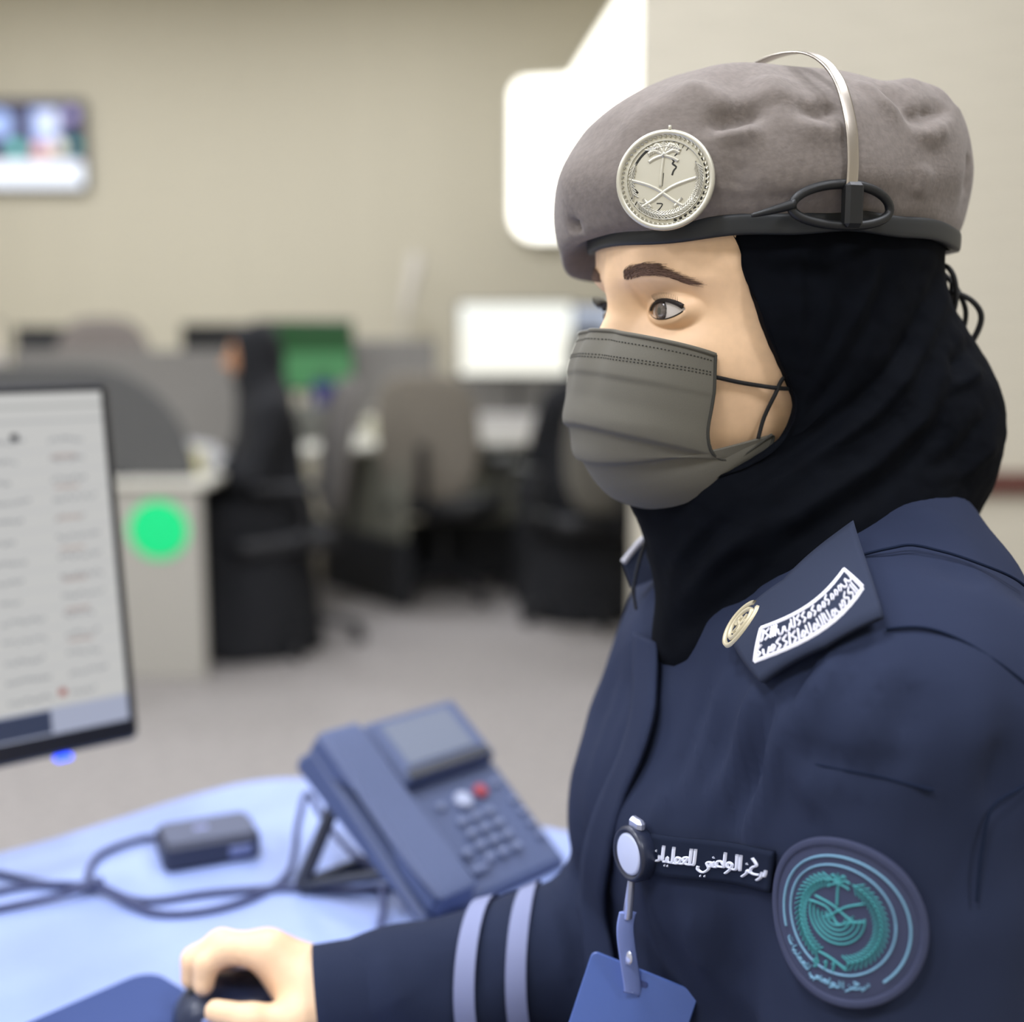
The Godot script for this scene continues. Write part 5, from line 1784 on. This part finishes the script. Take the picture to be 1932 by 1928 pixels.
	for k in [0.35, 0.50]:
		var cc := elb.lerp(wri, k)
		var ring := func(u: float, w: float) -> Vector3:
			var a := TAU * u
			var p := cc + axis * (w - 0.5) * 0.014 + (sx * cos(a) + sy * sin(a)) * 0.05 + axis * (0.020 * (sx * cos(a) + sy * sin(a)).x)
			return on_field(jf, p, 0.0050)[0]
		part(jm, "reflective_stripe", grid(48, 2, ring, true), mat("7e86ac", 0.6), Transform3D(), "pale reflective band")
	# cuff of the far sleeve
	var cuff := func(u: float, w: float) -> Vector3:
		var a := TAU * u
		var rr := 0.039 if w < 0.8 else lerpf(0.039, 0.033, (w - 0.8) * 5.0)
		return wri + axis * (-0.06 + 0.06 * minf(w, 0.8) / 0.8 - (0.01 if w > 0.9 else 0.0)) + (sx * cos(a) + sy * sin(a)) * rr
	part(jm, "cuff", grid(32, 10, cuff, true), navy)
	arm_patch(jm, jf)

func arm_patch(jm: Node3D, jf: Field) -> void:
	var pp: Array = SPOT["patch"]
	var q := on_field(jf, pp[0], 0.0)
	var n: Vector3 = q[1]
	var c: Vector3 = q[0]
	var up := (Vector3(0.158, 1.027, -0.008) - Vector3(0.205, 0.78, 0.005)).normalized()
	up = (up - n * up.dot(n)).normalized()
	var rt := up.cross(n)
	var bend := 0.075
	var sc := 0.0395
	var place := func(p: Vector2) -> Array:
		var x := p.x * sc
		var a := x / bend
		var nn := n * cos(a) + rt * sin(a)
		return [c + rt * sin(a) * bend - n * (1.0 - cos(a)) * bend + up * p.y * sc + nn * 0.0046, nn]
	# base: stepped round patch
	var base := func(u: float, w: float) -> Vector3:
		var a := TAU * u
		var rad := table(w, [[0.0, 1.02], [0.15, 1.02], [0.25, 1.0], [0.4, 0.93], [0.5, 0.91], [0.6, 0.88], [1.0, 0.0]])
		var h := table(w, [[0.0, -0.009], [0.15, -0.001], [0.25, 0.0004], [0.4, 0.0004], [0.5, -0.0006], [0.6, -0.0003], [1.0, -0.0002]])
		var r: Array = place.call(Vector2(cos(a), sin(a)) * rad)
		return r[0] + r[1] * h
	var patch := part(jm, "arm_patch", grid(64, 20, base, true), weave(mat("363d5c", 0.8), 320.0, 0.0, 0.8), Transform3D(), "round embroidered navy patch")
	var teal := mat("3f8f96", 0.75)
	var pale := mat("6f9cb8", 0.75)
	var list := []
	list.append([arc2(Vector2(0.02, 0), Vector2(0.80, 0.80), -52, 196, 60), 0.03, false])
	list.append([arc2(Vector2(0, 0.03), Vector2(0.66, 0.66), 0, 360, 60), 0.026, false])
	part(patch, "ring_lines", strokes(list, 0.03, 0.0005, place), pale, Transform3D(), "two pale stitched rings")
	var em := []
	for s in leaf_wreath(Vector2(0, 0.02), Vector2(0.50, 0.50), 95, 236, 22, 0.085, 1.0):
		em.append([s, 0.019, false])
	for s in leaf_wreath(Vector2(0, 0.02), Vector2(0.50, 0.50), 68, -78, 22, 0.085, -1.0):
		em.append([s, 0.019, false])
	for s in palm_and_swords(Vector2(0.02, 0.26), 0.72):
		em.append([s, 0.028, false])
	for k in 5:
		var r := 0.34 - 0.055 * k
		em.append([arc2(Vector2(-0.02, 0.08), Vector2(r, r), -200 + 4 * k, 2 - 4 * k, 24), 0.024, false])
	em.append([spline2([[-0.36, 0.2], [-0.13, 0.16], [0.0, -0.02], [0.14, 0.02], [0.32, 0.06]]), 0.03, false])
	em.append([spline2([[-0.26, -0.40], [-0.1, -0.45], [0.1, -0.56]]), 0.03, false])
	part(patch, "emblem", strokes(em, 0.03, 0.0006, place), teal, Transform3D(), "teal wreath, palm and crossed swords")
	# the number 911 under the wreath, and words round the lower rim
	var nine := [spline2([[0.05, 0.62], [-0.14, 0.42], [0.06, 0.3], [0.22, 0.5], [0.06, 0.64], [0.22, 0.5], [0.18, 0.1], [-0.04, 0.0]])]
	var one := [spline2([[-0.06, 0.5], [0.08, 0.62], [0.08, 0.0]])]
	var digits := []
	for g in [[nine, -0.32], [one, -0.19], [one, -0.09]]:
		for s in g[0]:
			var out := PackedVector2Array()
			for p in s:
				out.append(Vector2(g[1], -0.60) + (p * 0.16).rotated(deg_to_rad(-14.0)))
			digits.append([out, 0.026, false])
	var r := RandomNumberGenerator.new()
	r.seed = 9
	var words := []
	for s in pocket_words():
		var out := PackedVector2Array()
		for p in s:
			var a := deg_to_rad(205.0 + p.x / 4.8 * 92.0)
			var rad: float = 0.79 - p.y * 0.1
			out.append(Vector2(cos(a), sin(a)) * rad)
		words.append([out, 0.022, false])
	part(patch, "number", strokes(digits, 0.03, 0.0006, place), teal, Transform3D(), "the number 911")
	part(patch, "words", strokes(words, 0.02, 0.0005, place), pale, Transform3D(), "curved Arabic lettering")

func hijab(t: Node3D, hf: Field) -> void:
	var black := textured(mat("0b0e15", 0.85, 0.0, 0.18), 0.8, 1.0, 0.04, Vector3.ONE * 6.0, 0.0, 61)
	var o := Vector3(0, HY - 0.06, 0.0)
	# the edge round the face: her left side as seen, mirrored, closed over the forehead and under the chin
	var ctrl := [Vector3(0, HY + 0.075, 0.088), Vector3(0.045, HY + 0.062, 0.074)]
	for p in FACE_EDGE:
		ctrl.append(p)
	ctrl.append(Vector3(0, HY - 0.108, 0.068))
	var half := curve_points(ctrl, 10)
	var edge := PackedVector3Array(half)
	for i in range(half.size() - 2, 0, -1):
		edge.append(Vector3(-half[i].x, half[i].y, half[i].z))
	var nv := edge.size()
	var pole := Vector3(0, -0.25, -1).normalized()
	var rows := 110
	var v := PackedVector3Array()
	for j in rows + 3:
		for i in nv:
			var d0 := (edge[i] - o).normalized()
			var u := clampf(float(j - 2) / rows, 0.0, 0.985)
			u = pow(u, 1.25)
			var d := d0.slerp(pole, u)
			var r := 0.0
			var k := 0.02
			for q in 40:
				var e := hf.at(o + d * k)
				if e > -0.0004:
					break
				k += -e * 0.9
			r = k + 0.0012 + 0.003 * smoothstep(0.02, 0.06, (o + d * k).y - HY)
			if j == 0:
				r -= 0.008
			elif j == 1:
				r -= 0.001
			elif j == 2:
				r += 0.0012
			v.append(o + d * r)
	var idx := grid_index(nv, rows + 2, nv, false)
	var nz := FastNoiseLite.new()
	nz.seed = 5
	nz.frequency = 12.0
	part(t, "headscarf", folded(v, idx, HIJAB_FOLDS, nz, 0.004), black)

func mask_side(v: float) -> Vector3:
	var k := [[0.0, 0.0600, -0.0245, 0.0590], [0.25, 0.0610, -0.048, 0.0605], [0.42, 0.0590, -0.070, 0.0625], [0.52, 0.0570, -0.082, 0.056], [0.60, 0.0580, -0.0835, 0.042], [0.70, 0.0615, -0.0705, 0.0215], [0.78, 0.0605, -0.080, 0.0225], [1.0, 0.0520, -0.099, 0.036]]
	return Vector3(table(v, k.map(func(q): return [q[0], q[1]])), table(v, k.map(func(q): return [q[0], q[2]])), table(v, k.map(func(q): return [q[0], q[3]])))

func mask_point(u: float, v: float) -> Vector3:
	# u -1 her right .. 1 her left, v 0 top .. 1 under the chin
	var cy := table(v, [[0.0, -0.0105], [0.12, -0.024], [0.3, -0.046], [0.5, -0.068], [0.7, -0.092], [0.85, -0.112], [1.0, -0.120]])
	var cz := table(v, [[0.0, 0.1060], [0.12, 0.1115], [0.3, 0.1150], [0.5, 0.1140], [0.7, 0.1055], [0.85, 0.0890], [1.0, 0.0665]])
	var s := mask_side(v)
	var a := absf(u) * PI * 0.5
	var round := lerpf(1.15, 0.95, v)
	var x := s.x * pow(sin(a), 0.92)
	var z := s.z + (cz - s.z) * pow(maxf(cos(a), 0.0), round * 0.9)
	var y := lerpf(cy, s.y, pow(absf(u), 1.6))
	# pinch along the nose
	if v < 0.35:
		z -= 0.004 * gauss(absf(x) - 0.016, 0.008) * (1.0 - v / 0.35)
	# pleats folded downwards
	var h := 0.0
	for pl in [[0.20, 0.0012], [0.47, 0.0030], [0.66, 0.0034]]:
		var d: float = v - pl[0] - 0.03 * (1.0 - cos(a))
		if d > -0.16 and d < 0.03:
			h += pl[1] * (smoothstep(-0.16, 0.0, d) - smoothstep(0.0, 0.03, d)) * (0.35 + 0.65 * cos(a))
	var n := Vector3(sin(a) * signf(u), -0.15, cos(a)).normalized()
	var p := Vector3(x * signf(u), y, z) + n * h
	var skin := head_point(atan2(p.x, p.z), p.y)
	var have := Vector2(p.x, p.z).length()
	var need := Vector2(skin.x, skin.z).length() + 0.0022
	if have < need and p.y > -0.112:
		p.x *= need / have
		p.z *= need / have
	return p + Vector3(0, HY, 0)

func on_cheek(ctrl: Array, s: float) -> PackedVector3Array:
	# a cord lying against the cheek
	var out := PackedVector3Array()
	for p in curve_points(ctrl, 8):
		var q := head_point(atan2(p.x, p.z), p.y)
		var r := maxf(Vector2(q.x, q.z).length() + 0.0016, Vector2(p.x, p.z).length())
		var d := Vector2(p.x, p.z).normalized() * r
		out.append(Vector3(d.x * s, HY + p.y, d.y))
	return out

func face_mask(t: Node3D) -> void:
	var grey := textured(mat("6a675d", 0.8), 0.88, 1.0, 0.2, Vector3.ONE * 30.0, 0.0, 71)
	var dark := mat("383731", 0.85)
	var f := func(u: float, v: float) -> Vector3: return mask_point(u * 2.0 - 1.0, v)
	var inner := func(u: float, v: float) -> Vector3:
		var p := mask_point(u * 2.0 - 1.0, v)
		return p + (Vector3(0, HY - 0.05, 0.0) - p).normalized() * 0.0012
	var m := part(t, "face_mask", join([[grid(110, 90, f), Transform3D()], [grid(110, 90, inner, false, true), Transform3D()]]), grey, head_turn())
	# bound edges and stitched bands
	for e in [[0.0, 0.0013], [1.0, 0.0012]]:
		var pts := PackedVector3Array()
		for i in 61:
			pts.append(mask_point(-1.0 + i / 30.0, e[0]))
		part(m, "bound_edge", tube(pts, e[1], e[1], 6), grey)
	for s in [-1.0, 1.0]:
		var pts := PackedVector3Array()
		for i in 41:
			pts.append(mask_point(s, i / 40.0))
		part(m, "side_edge", tube(pts, 0.0011, 0.0011, 6), dark)
	for v in [0.055, 0.12, 0.135]:
		var items := []
		for i in 150:
			if i % 2 == 1:
				continue
			var a := mask_point(-0.97 + i / 149.0 * 1.94, v)
			var b := mask_point(-0.97 + (i + 0.9) / 149.0 * 1.94, v)
			var n := Vector3(a.x, 0, a.z).normalized() * 0.0004
			items.append([tube(PackedVector3Array([a + n, b + n]), 0.0003, 0.0003, 4), Transform3D()])
		part(m, "stitching", join(items), dark)
	# ear loops: from the upper and the lower corner to the ear, crossing
	var cord := mat("0d0d0f", 0.8)
	for s in [-1.0, 1.0]:
		var up := on_cheek([Vector3(0.0594, -0.037, 0.0577), Vector3(0.0614, -0.0402, 0.0419), Vector3(0.0671, -0.0426, 0.0278), Vector3(0.0685, -0.0437, 0.0162), Vector3(0.0695, -0.0428, 0.0065)], s)
		var low := on_cheek([Vector3(0.0615, -0.0725, 0.0300), Vector3(0.0631, -0.0603, 0.0275), Vector3(0.0676, -0.0472, 0.0237), Vector3(0.0683, -0.0373, 0.0181), Vector3(0.0692, -0.035, 0.0065)], s)
		part(m, "ear_loop", tube(up, 0.0012, 0.0012, 8), cord)
		part(m, "ear_loop", tube(low, 0.0012, 0.0012, 8), cord)

func beret(t: Node3D) -> void:
	var wool := textured(mat("837a74", 0.95), 0.82, 1.0, 0.06, Vector3.ONE * 12.0, 0.02, 81)
	wool.rim_enabled = true
	wool.rim = 0.4
	wool.rim_tint = 0.5
	var nu := 180
	var nv := 70
	var v := PackedVector3Array()
	for j in nv + 1:
		for i in nu:
			v.append(beret_point(TAU * i / nu, float(j) / nv))
	var idx := grid_index(nu, nv, nu, true)
	var nz := FastNoiseLite.new()
	nz.seed = 14
	nz.frequency = 9.0
	nz.fractal_octaves = 2
	# lay the fold lines on her left side of the cloth
	var F := []
	for f in BERET_FOLDS:
		var pts := []
		for p in f[0]:
			var best := 1e9
			var at := Vector3.ZERO
			for q in v:
				var d: float = absf(q.y - p.y) + absf(q.z - p.z)
				if q.x > 0.0 and d < best:
					best = d
					at = q
			pts.append(at)
		F.append([pts, f[1], f[2]])
	var b := part(t, "beret", folded(v, idx, F, nz, 0.006), wool)
	# leather binding
	var band := func(u: float, w: float) -> Vector3:
		var a := TAU * u
		var ring := beret_ring(a)
		var out := Vector3(ring.x, 0, ring.z + 0.012).normalized()
		var o := table(w, [[0.0, -0.004], [0.15, 0.0006], [0.3, 0.0020], [0.7, 0.0022], [0.85, 0.001], [1.0, -0.003]])
		var y := table(w, [[0.0, 0.0006], [0.15, -0.0006], [0.3, 0.0010], [0.7, 0.0090], [0.85, 0.0112], [1.0, 0.0114]])
		return ring + out * o + Vector3(0, HY + band_y(a) + y + 0.0008 * sin(a * 9.0), 0)
	part(b, "leather_band", grid(120, 10, band, true, true), mat("1e2124", 0.5))
	# drawstring bow at the back
	var cord := mat("101114", 0.7)
	var bk := Vector3(0.012, HY + 0.034, -0.108)
	part(b, "drawstring", join([
		[tube(curve_points([bk, bk + Vector3(0.012, -0.012, -0.014), bk + Vector3(0.014, -0.03, -0.026), bk + Vector3(0.012, -0.046, -0.026), bk + Vector3(0.01, -0.056, -0.018)], 8), 0.0018, 0.0016, 7), Transform3D()],
		[tube(curve_points([bk, bk + Vector3(0.02, -0.006, -0.008), bk + Vector3(0.024, -0.022, -0.012), bk + Vector3(0.02, -0.038, -0.012), bk + Vector3(0.014, -0.03, -0.016), bk + Vector3(0.016, -0.014, -0.014)], 8), 0.0017, 0.0016, 7), Transform3D()],
		[tube(curve_points([bk + Vector3(0.016, -0.02, -0.014), bk + Vector3(0.02, -0.026, -0.026), bk + Vector3(0.02, -0.036, -0.034), bk + Vector3(0.016, -0.05, -0.032), bk + Vector3(0.012, -0.062, -0.022)], 8), 0.0017, 0.0022, 7), Transform3D()]]), cord)
	# metal badge
	var a0 := deg_to_rad(33.0)
	var c := beret_point(a0, 0.25)
	var n := (beret_point(a0 + 0.05, 0.25) - c).cross(beret_point(a0, 0.30) - c).normalized()
	if n.dot(Vector3(1, 0, 1)) < 0.0:
		n = -n
	n = (n + Vector3(0.35, 0.0, 0.1)).normalized()
	var up := (Vector3.UP - n * n.y).normalized()
	var rt := up.cross(n)
	var bt := Transform3D(Basis(rt, up, n), c + n * 0.0045)
	var metal := mat("d2cfc0", 0.42, 0.6)
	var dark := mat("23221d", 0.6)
	var rad := 0.0268
	var dish := lathe([Vector2(0.0, 0.0010), Vector2(rad * 0.55, 0.0009), Vector2(rad * 0.86, 0.0004), Vector2(rad * 0.885, 0.0006), Vector2(rad * 0.905, 0.0020), Vector2(rad * 0.96, 0.0023), Vector2(rad, 0.0012), Vector2(rad, -0.0008), Vector2(rad * 0.96, -0.002), Vector2(0.0, -0.002)], 64)
	var badge := part(b, "cap_badge", dish, metal, bt * Transform3D(Basis(Vector3(1, 0, 0), PI / 2), Vector3.ZERO), "round silver crest")
	var inv := badge.transform.affine_inverse() * bt
	var place := func(q: Vector2) -> Array:
		var r := q.length()
		return [inv * Vector3(q.x * rad, q.y * rad, 0.0010 - 0.0005 * r), (inv.basis * Vector3(0, 0, 1)).normalized()]
	var opening_strokes := []  # dark strokes laid on the disc paint the shade inside its openings
	opening_strokes.append([spline2([[-0.28, 0.66], [-0.48, 0.5], [-0.64, 0.26], [-0.70, 0.0]]), 0.075, false])
	opening_strokes.append([spline2([[-0.68, -0.11], [-0.55, -0.25]]), 0.09, false])
	opening_strokes.append([spline2([[-0.05, 0.14], [-0.07, -0.12]]), 0.075, false])
	opening_strokes.append([spline2([[0.1, 0.46], [0.17, 0.36], [0.14, 0.32], [0.22, 0.25], [0.17, 0.18], [0.14, 0.09]], 3), 0.06, false])
	opening_strokes.append([spline2([[0.28, 0.55], [0.18, 0.47]]), 0.05, false])
	opening_strokes.append([spline2([[-0.04, -0.24], [0.11, -0.37]]), 0.075, false])
	opening_strokes.append([spline2([[-0.39, -0.37], [-0.37, -0.55], [-0.3, -0.6]]), 0.06, false])
	opening_strokes.append([spline2([[-0.16, -0.46], [-0.04, -0.48], [-0.14, -0.62]]), 0.045, false])
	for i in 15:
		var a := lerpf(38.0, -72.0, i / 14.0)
		opening_strokes.append([arc2(Vector2.ZERO, Vector2(0.83, 0.83), a, a - 4.5, 2), 0.035 + 0.03 * (i / 14.0), false])
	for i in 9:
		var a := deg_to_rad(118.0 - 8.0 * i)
		opening_strokes.append([PackedVector2Array([Vector2(cos(a), sin(a)) * 0.70, Vector2(cos(a), sin(a)) * 0.78]), 0.025, false])
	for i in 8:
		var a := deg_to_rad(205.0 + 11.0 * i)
		opening_strokes.append([PackedVector2Array([Vector2(cos(a), sin(a)) * 0.70, Vector2(cos(a + 0.06), sin(a + 0.06)) * 0.80]), 0.03, false])
	part(badge, "painted_openings", strokes(opening_strokes, 0.05, 0.0002, place), dark, Transform3D(), "openings painted as dark strokes")
	var rel := []
	for i in 56:
		var a := deg_to_rad(360.0 * i / 56.0)
		rel.append([PackedVector2Array([Vector2(cos(a), sin(a)) * 0.855, Vector2(cos(a + 0.05), sin(a + 0.05)) * 0.885]), 0.045, false])
	for s in leaf_wreath(Vector2(0, 0), Vector2(0.69, 0.69), 215, 325, 22, 0.07, 1.0):
		rel.append([s, 0.04, false])
	for s in leaf_wreath(Vector2(0, 0), Vector2(0.70, 0.70), 30, -34, 14, 0.07, -1.0):
		rel.append([s, 0.04, false])
	for s in palm_and_swords(Vector2(-0.04, 0.0), 1.65):
		rel.append([s, 0.085, false])
	rel.append([arc2(Vector2.ZERO, Vector2(0.78, 0.78), 0, 360, 48), 0.03, false])
	for s in leaf_wreath(Vector2(0, 0), Vector2(0.66, 0.66), 118, 62, 12, 0.08, 1.0):
		rel.append([s, 0.045, false])
	for s in leaf_wreath(Vector2(0, 0), Vector2(0.69, 0.69), 150, 205, 10, 0.06, 1.0):
		rel.append([s, 0.04, false])
	part(badge, "relief", strokes(rel, 0.04, 0.0009, place), metal)
	part(badge, "pin", rod(inv * Vector3(0.002, rad * 0.99, 0.001), inv * Vector3(0.002, rad * 1.07, 0.001), 0.0009), metal)

func trousers(t: Node3D) -> void:
	var f := Field.new()
	for s in [-1.0, 1.0]:
		f.cone(Vector3(s * 0.085, 0.575, -0.03), Vector3(s * 0.10, 0.57, 0.38), 0.088, 0.07, 0.06)
		f.cone(Vector3(s * 0.10, 0.57, 0.38), Vector3(s * 0.10, 0.10, 0.34), 0.068, 0.055, 0.03)
	f.cone(Vector3(-0.08, 0.57, -0.05), Vector3(0.08, 0.57, -0.05), 0.1, 0.1, 0.05)
	var n := nets(func(p): return f.at(p), Vector3(-0.22, 0.02, -0.2), Vector3(0.22, 0.72, 0.48), 0.016)
	part(t, "trousers", mesh_from(n[0], n[1]), M.navy)
	var shoe := mat("111114", 0.4)
	for s in [-1.0, 1.0]:
		var q := Field.new()
		q.cone(Vector3(s * 0.10, 0.05, 0.31), Vector3(s * 0.10, 0.036, 0.46), 0.046, 0.036, 0.03)
		q.cone(Vector3(s * 0.10, 0.1, 0.335), Vector3(s * 0.10, 0.05, 0.34), 0.048, 0.045, 0.02)
		var m := nets(func(p): return maxf(q.at(p), 0.001 - p.y), Vector3(s * 0.1 - 0.07, -0.01, 0.22), Vector3(s * 0.1 + 0.07, 0.18, 0.53), 0.01)
		part(t, "shoe", mesh_from(m[0], m[1]), shoe)

# ------------------------------------------------------------------ what the officer wears or holds but could put down
func headset(p: Node3D) -> void:
	var t := thing("headset", "thin metal headband headset with a black oval rest over the beret", "headset")
	t.transform = p.transform
	var steel := mat("b5ada3", 0.3, 0.85)
	var black := mat("121416", 0.5)
	var arc := curve_points([Vector3(0.1035, HY + 0.056, -0.002), Vector3(0.1035, HY + 0.078, -0.003), Vector3(0.0985, HY + 0.102, -0.003), Vector3(0.084, HY + 0.127, -0.002), Vector3(0.055, HY + 0.144, -0.001), Vector3(0.01, HY + 0.1505, 0.0), Vector3(-0.04, HY + 0.145, 0.001), Vector3(-0.09, HY + 0.122, 0.002), Vector3(-0.13, HY + 0.08, 0.002), Vector3(-0.118, HY + 0.0, 0.002), Vector3(-0.102, HY - 0.03, 0.002)], 10)
	var v := PackedVector3Array()
	var idx := PackedInt32Array()
	for i in arc.size():
		var d := (arc[mini(i + 1, arc.size() - 1)] - arc[maxi(i - 1, 0)]).normalized()
		var w := Vector3(0, 0, 0.0034)
		var h := d.cross(Vector3(0, 0, 1)).normalized() * 0.0007
		v.append_array([arc[i] + w + h * 0.3, arc[i] + w * 0.7 + h, arc[i] - w * 0.7 + h, arc[i] - w + h * 0.3, arc[i] - w - h, arc[i] + w - h])
	idx = grid_index(6, arc.size() - 1, 6, false)
	part(t, "headband", mesh_from(v, idx), steel)
	# T-shaped rest: an open oval with a slider block
	var oval := PackedVector3Array()
	for i in 41:
		var a := TAU * i / 40.0
		oval.append(Vector3(0.1005 - 0.004 * cos(a) * cos(a), HY + 0.0545 + 0.0095 * sin(a) + (0.003 if sin(a) > 0 else 0.0) * sin(a), -0.001 + 0.030 * cos(a)))
	part(t, "temple_rest", tube(oval, 0.0026, 0.0026, 8), black)
	part(t, "slider", rbox(0.008, 0.024, 0.011, 0.002), black, mv(0.1025, HY + 0.056, -0.004))
	part(t, "tip", tube(curve_points([Vector3(0.098, HY + 0.056, 0.028), Vector3(0.095, HY + 0.052, 0.042), Vector3(0.091, HY + 0.050, 0.050)], 5), 0.003, 0.001, 7), black)
	# ear cushion on the far side with its cord hanging down the front
	part(t, "ear_cushion", lathe([Vector2(0, 0.012), Vector2(0.02, 0.012), Vector2(0.027, 0.006), Vector2(0.027, -0.006), Vector2(0.02, -0.012), Vector2(0, -0.012)], 24), black, trr(-0.093, HY - 0.035, 0.002, 0, 0, 90))
	var cp := [Vector3(-0.098, HY - 0.055, 0.01), Vector3(-0.07, HY - 0.10, 0.05), Vector3(-0.02, HY - 0.112, 0.075)]
	for s in SPOT_CORD:
		cp.append(s)
	part(t, "cord", tube(curve_points(cp, 8), 0.0011, 0.0011, 6), black)

func id_badge(p: Node3D) -> void:
	var t := thing("badge_reel", "round badge reel on the chest with a strap and a blank blue card", "badge")
	t.transform = p.transform
	var jf := jacket_field()
	var q := on_field(jf, SPOT["reel"][0], 0.010)
	var n: Vector3 = (q[1] + Vector3(0.1, 0, 0.25)).normalized()
	var up := (Vector3.UP - n * n.y).normalized()
	var rt := up.cross(n)
	var b := Transform3D(Basis(rt, up, n), q[0])
	var turn := Transform3D(Basis(Vector3(1, 0, 0), PI / 2), Vector3.ZERO)
	part(t, "reel_case", lathe([Vector2(0, 0.002), Vector2(0.0125, 0.002), Vector2(0.0135, 0.004), Vector2(0.0150, 0.004), Vector2(0.0162, 0.002), Vector2(0.0162, -0.005), Vector2(0.014, -0.008), Vector2(0, -0.008)], 36), mat("20263a", 0.35), b * turn)
	part(t, "reel_face", lathe([Vector2(0, 0.0042), Vector2(0.0105, 0.0040), Vector2(0.0122, 0.003), Vector2(0.0122, 0.001)], 36), mat("b9c2e0", 0.4), b * turn, "pale disc")
	part(t, "clip", rbox(0.012, 0.007, 0.006, 0.002), mat("aab0c8", 0.3, 0.6), b * mv(0, 0.0175, -0.002))
	# card hanging below on its strap
	var along: Vector3 = (CARD[1] - CARD[0]).normalized()
	var down: Vector3 = (CARD[2] - CARD[0]).normalized()
	var cn: Vector3 = down.cross(along).normalized()
	if cn.dot(n) < 0.0:
		cn = -cn
	var cup: Vector3 = cn.cross(along).normalized()
	if cup.y < 0.0:
		cup = -cup
	var cb := Transform3D(Basis(cup.cross(cn), cup, cn), CARD[0] + along * 0.0335 - cup * 0.0475)
	part(t, "card", prism(round_rect(0.067, 0.095, 0.004), 0.0022, 0.0006), mat("4d66a8", 0.4), cb)
	part(t, "card_slot", prism(round_rect(0.014, 0.004, 0.0019), 0.003, 0.0003), mat("2b3a70", 0.4), cb * mv(-0.003, 0.040, 0))
	var p0 := b * Vector3(0, -0.016, 0.0)
	var p1 := cb * Vector3(-0.003, 0.040, 0.003)
	var mid := p0.lerp(p1, 0.5) + n * 0.006
	part(t, "swivel", tube(PackedVector3Array([p0, p0.lerp(mid, 0.35), p0.lerp(mid, 0.7)]), 0.0022, 0.0030, 10), mat("aab0c8", 0.25, 0.7))
	var strap := curve_points([p0.lerp(mid, 0.6), mid, p1 + n * 0.003, p1 - cup * 0.006 + n * 0.001], 8)
	var sm := mat("7f90cc", 0.3)
	part(t, "strap", tube(strap, 0.0055, 0.0055, 10, 0.25), sm)
	part(t, "snap", lathe([Vector2(0, 0.002), Vector2(0.004, 0.0015), Vector2(0.005, 0)], 16), mat("c8cce0", 0.25, 0.6), Transform3D(b.basis, mid.lerp(p1, 0.45) + n * 0.002) * turn)

func mouse(p: Node3D) -> void:
	var t := thing("computer_mouse", "dark computer mouse under the officer's right hand", "mouse", Vector3(-0.198, TOP + 0.004, -0.832), deg_to_rad(-73.9))
	# x across, z ahead (towards the fingers)
	var shell := func(u: float, v: float) -> Vector3:
		var a := TAU * u
		var f := sin(PI * 0.5 * minf(v * 1.0, 1.0))
		var r := table(v, [[0.0, 0.96], [0.2, 1.0], [0.5, 0.94], [0.8, 0.66], [1.0, 0.0]])
		var h := table(v, [[0.0, 0.0], [0.2, 0.006], [0.5, 0.02], [0.8, 0.032], [1.0, 0.036]])
		var c := Vector2(signf(cos(a)) * pow(absf(cos(a)), 0.75), signf(sin(a)) * pow(absf(sin(a)), 0.75))
		return Vector3(c.x * 0.030 * r, h, c.y * 0.05 * r - 0.008 * (1.0 - r))
	part(t, "shell", grid(40, 16, shell, true), mat("1e2842", 0.3))
	part(t, "side_panel", rbox(0.003, 0.012, 0.05, 0.001), mat("9aa8dc", 0.3), mv(0.0285, 0.018, 0.004), "pale strip painted as a highlight on the shell")  # pale strip paints a white highlight onto the dark shell
	part(t, "wheel", lathe([Vector2(0, -0.003), Vector2(0.008, -0.003), Vector2(0.009, 0.0), Vector2(0.008, 0.003), Vector2(0, 0.003)], 18), mat("14161c", 0.6), trr(0, 0.0255, 0.03, 0, 0, 90))

func _ready() -> void:
	setup()
	ceiling_lamps()
	room()
	wall_things()
	workstations()
	robed_person("person", "seated woman in a black robe with pale cuffs at the white-panelled desk", Vector3(-0.95, 0, -4.80), -PI / 2 + 0.35, true)
	robed_person("person", "seated person in a black robe before the lit monitors, behind the officer", Vector3(0.35, 0, -5.27), PI + 0.3, false)
	near_desk()
	near_monitor()
	phone()
	desk_small()
	var o := officer()
	headset(o)
	id_badge(o)
	mouse(o)
	office_chair("office_chair", "dark office chair under the officer", Vector3(0.165, 0, -0.774), deg_to_rad(-73.9), "", "1d2028").scale = Vector3(1, 0.97, 1)
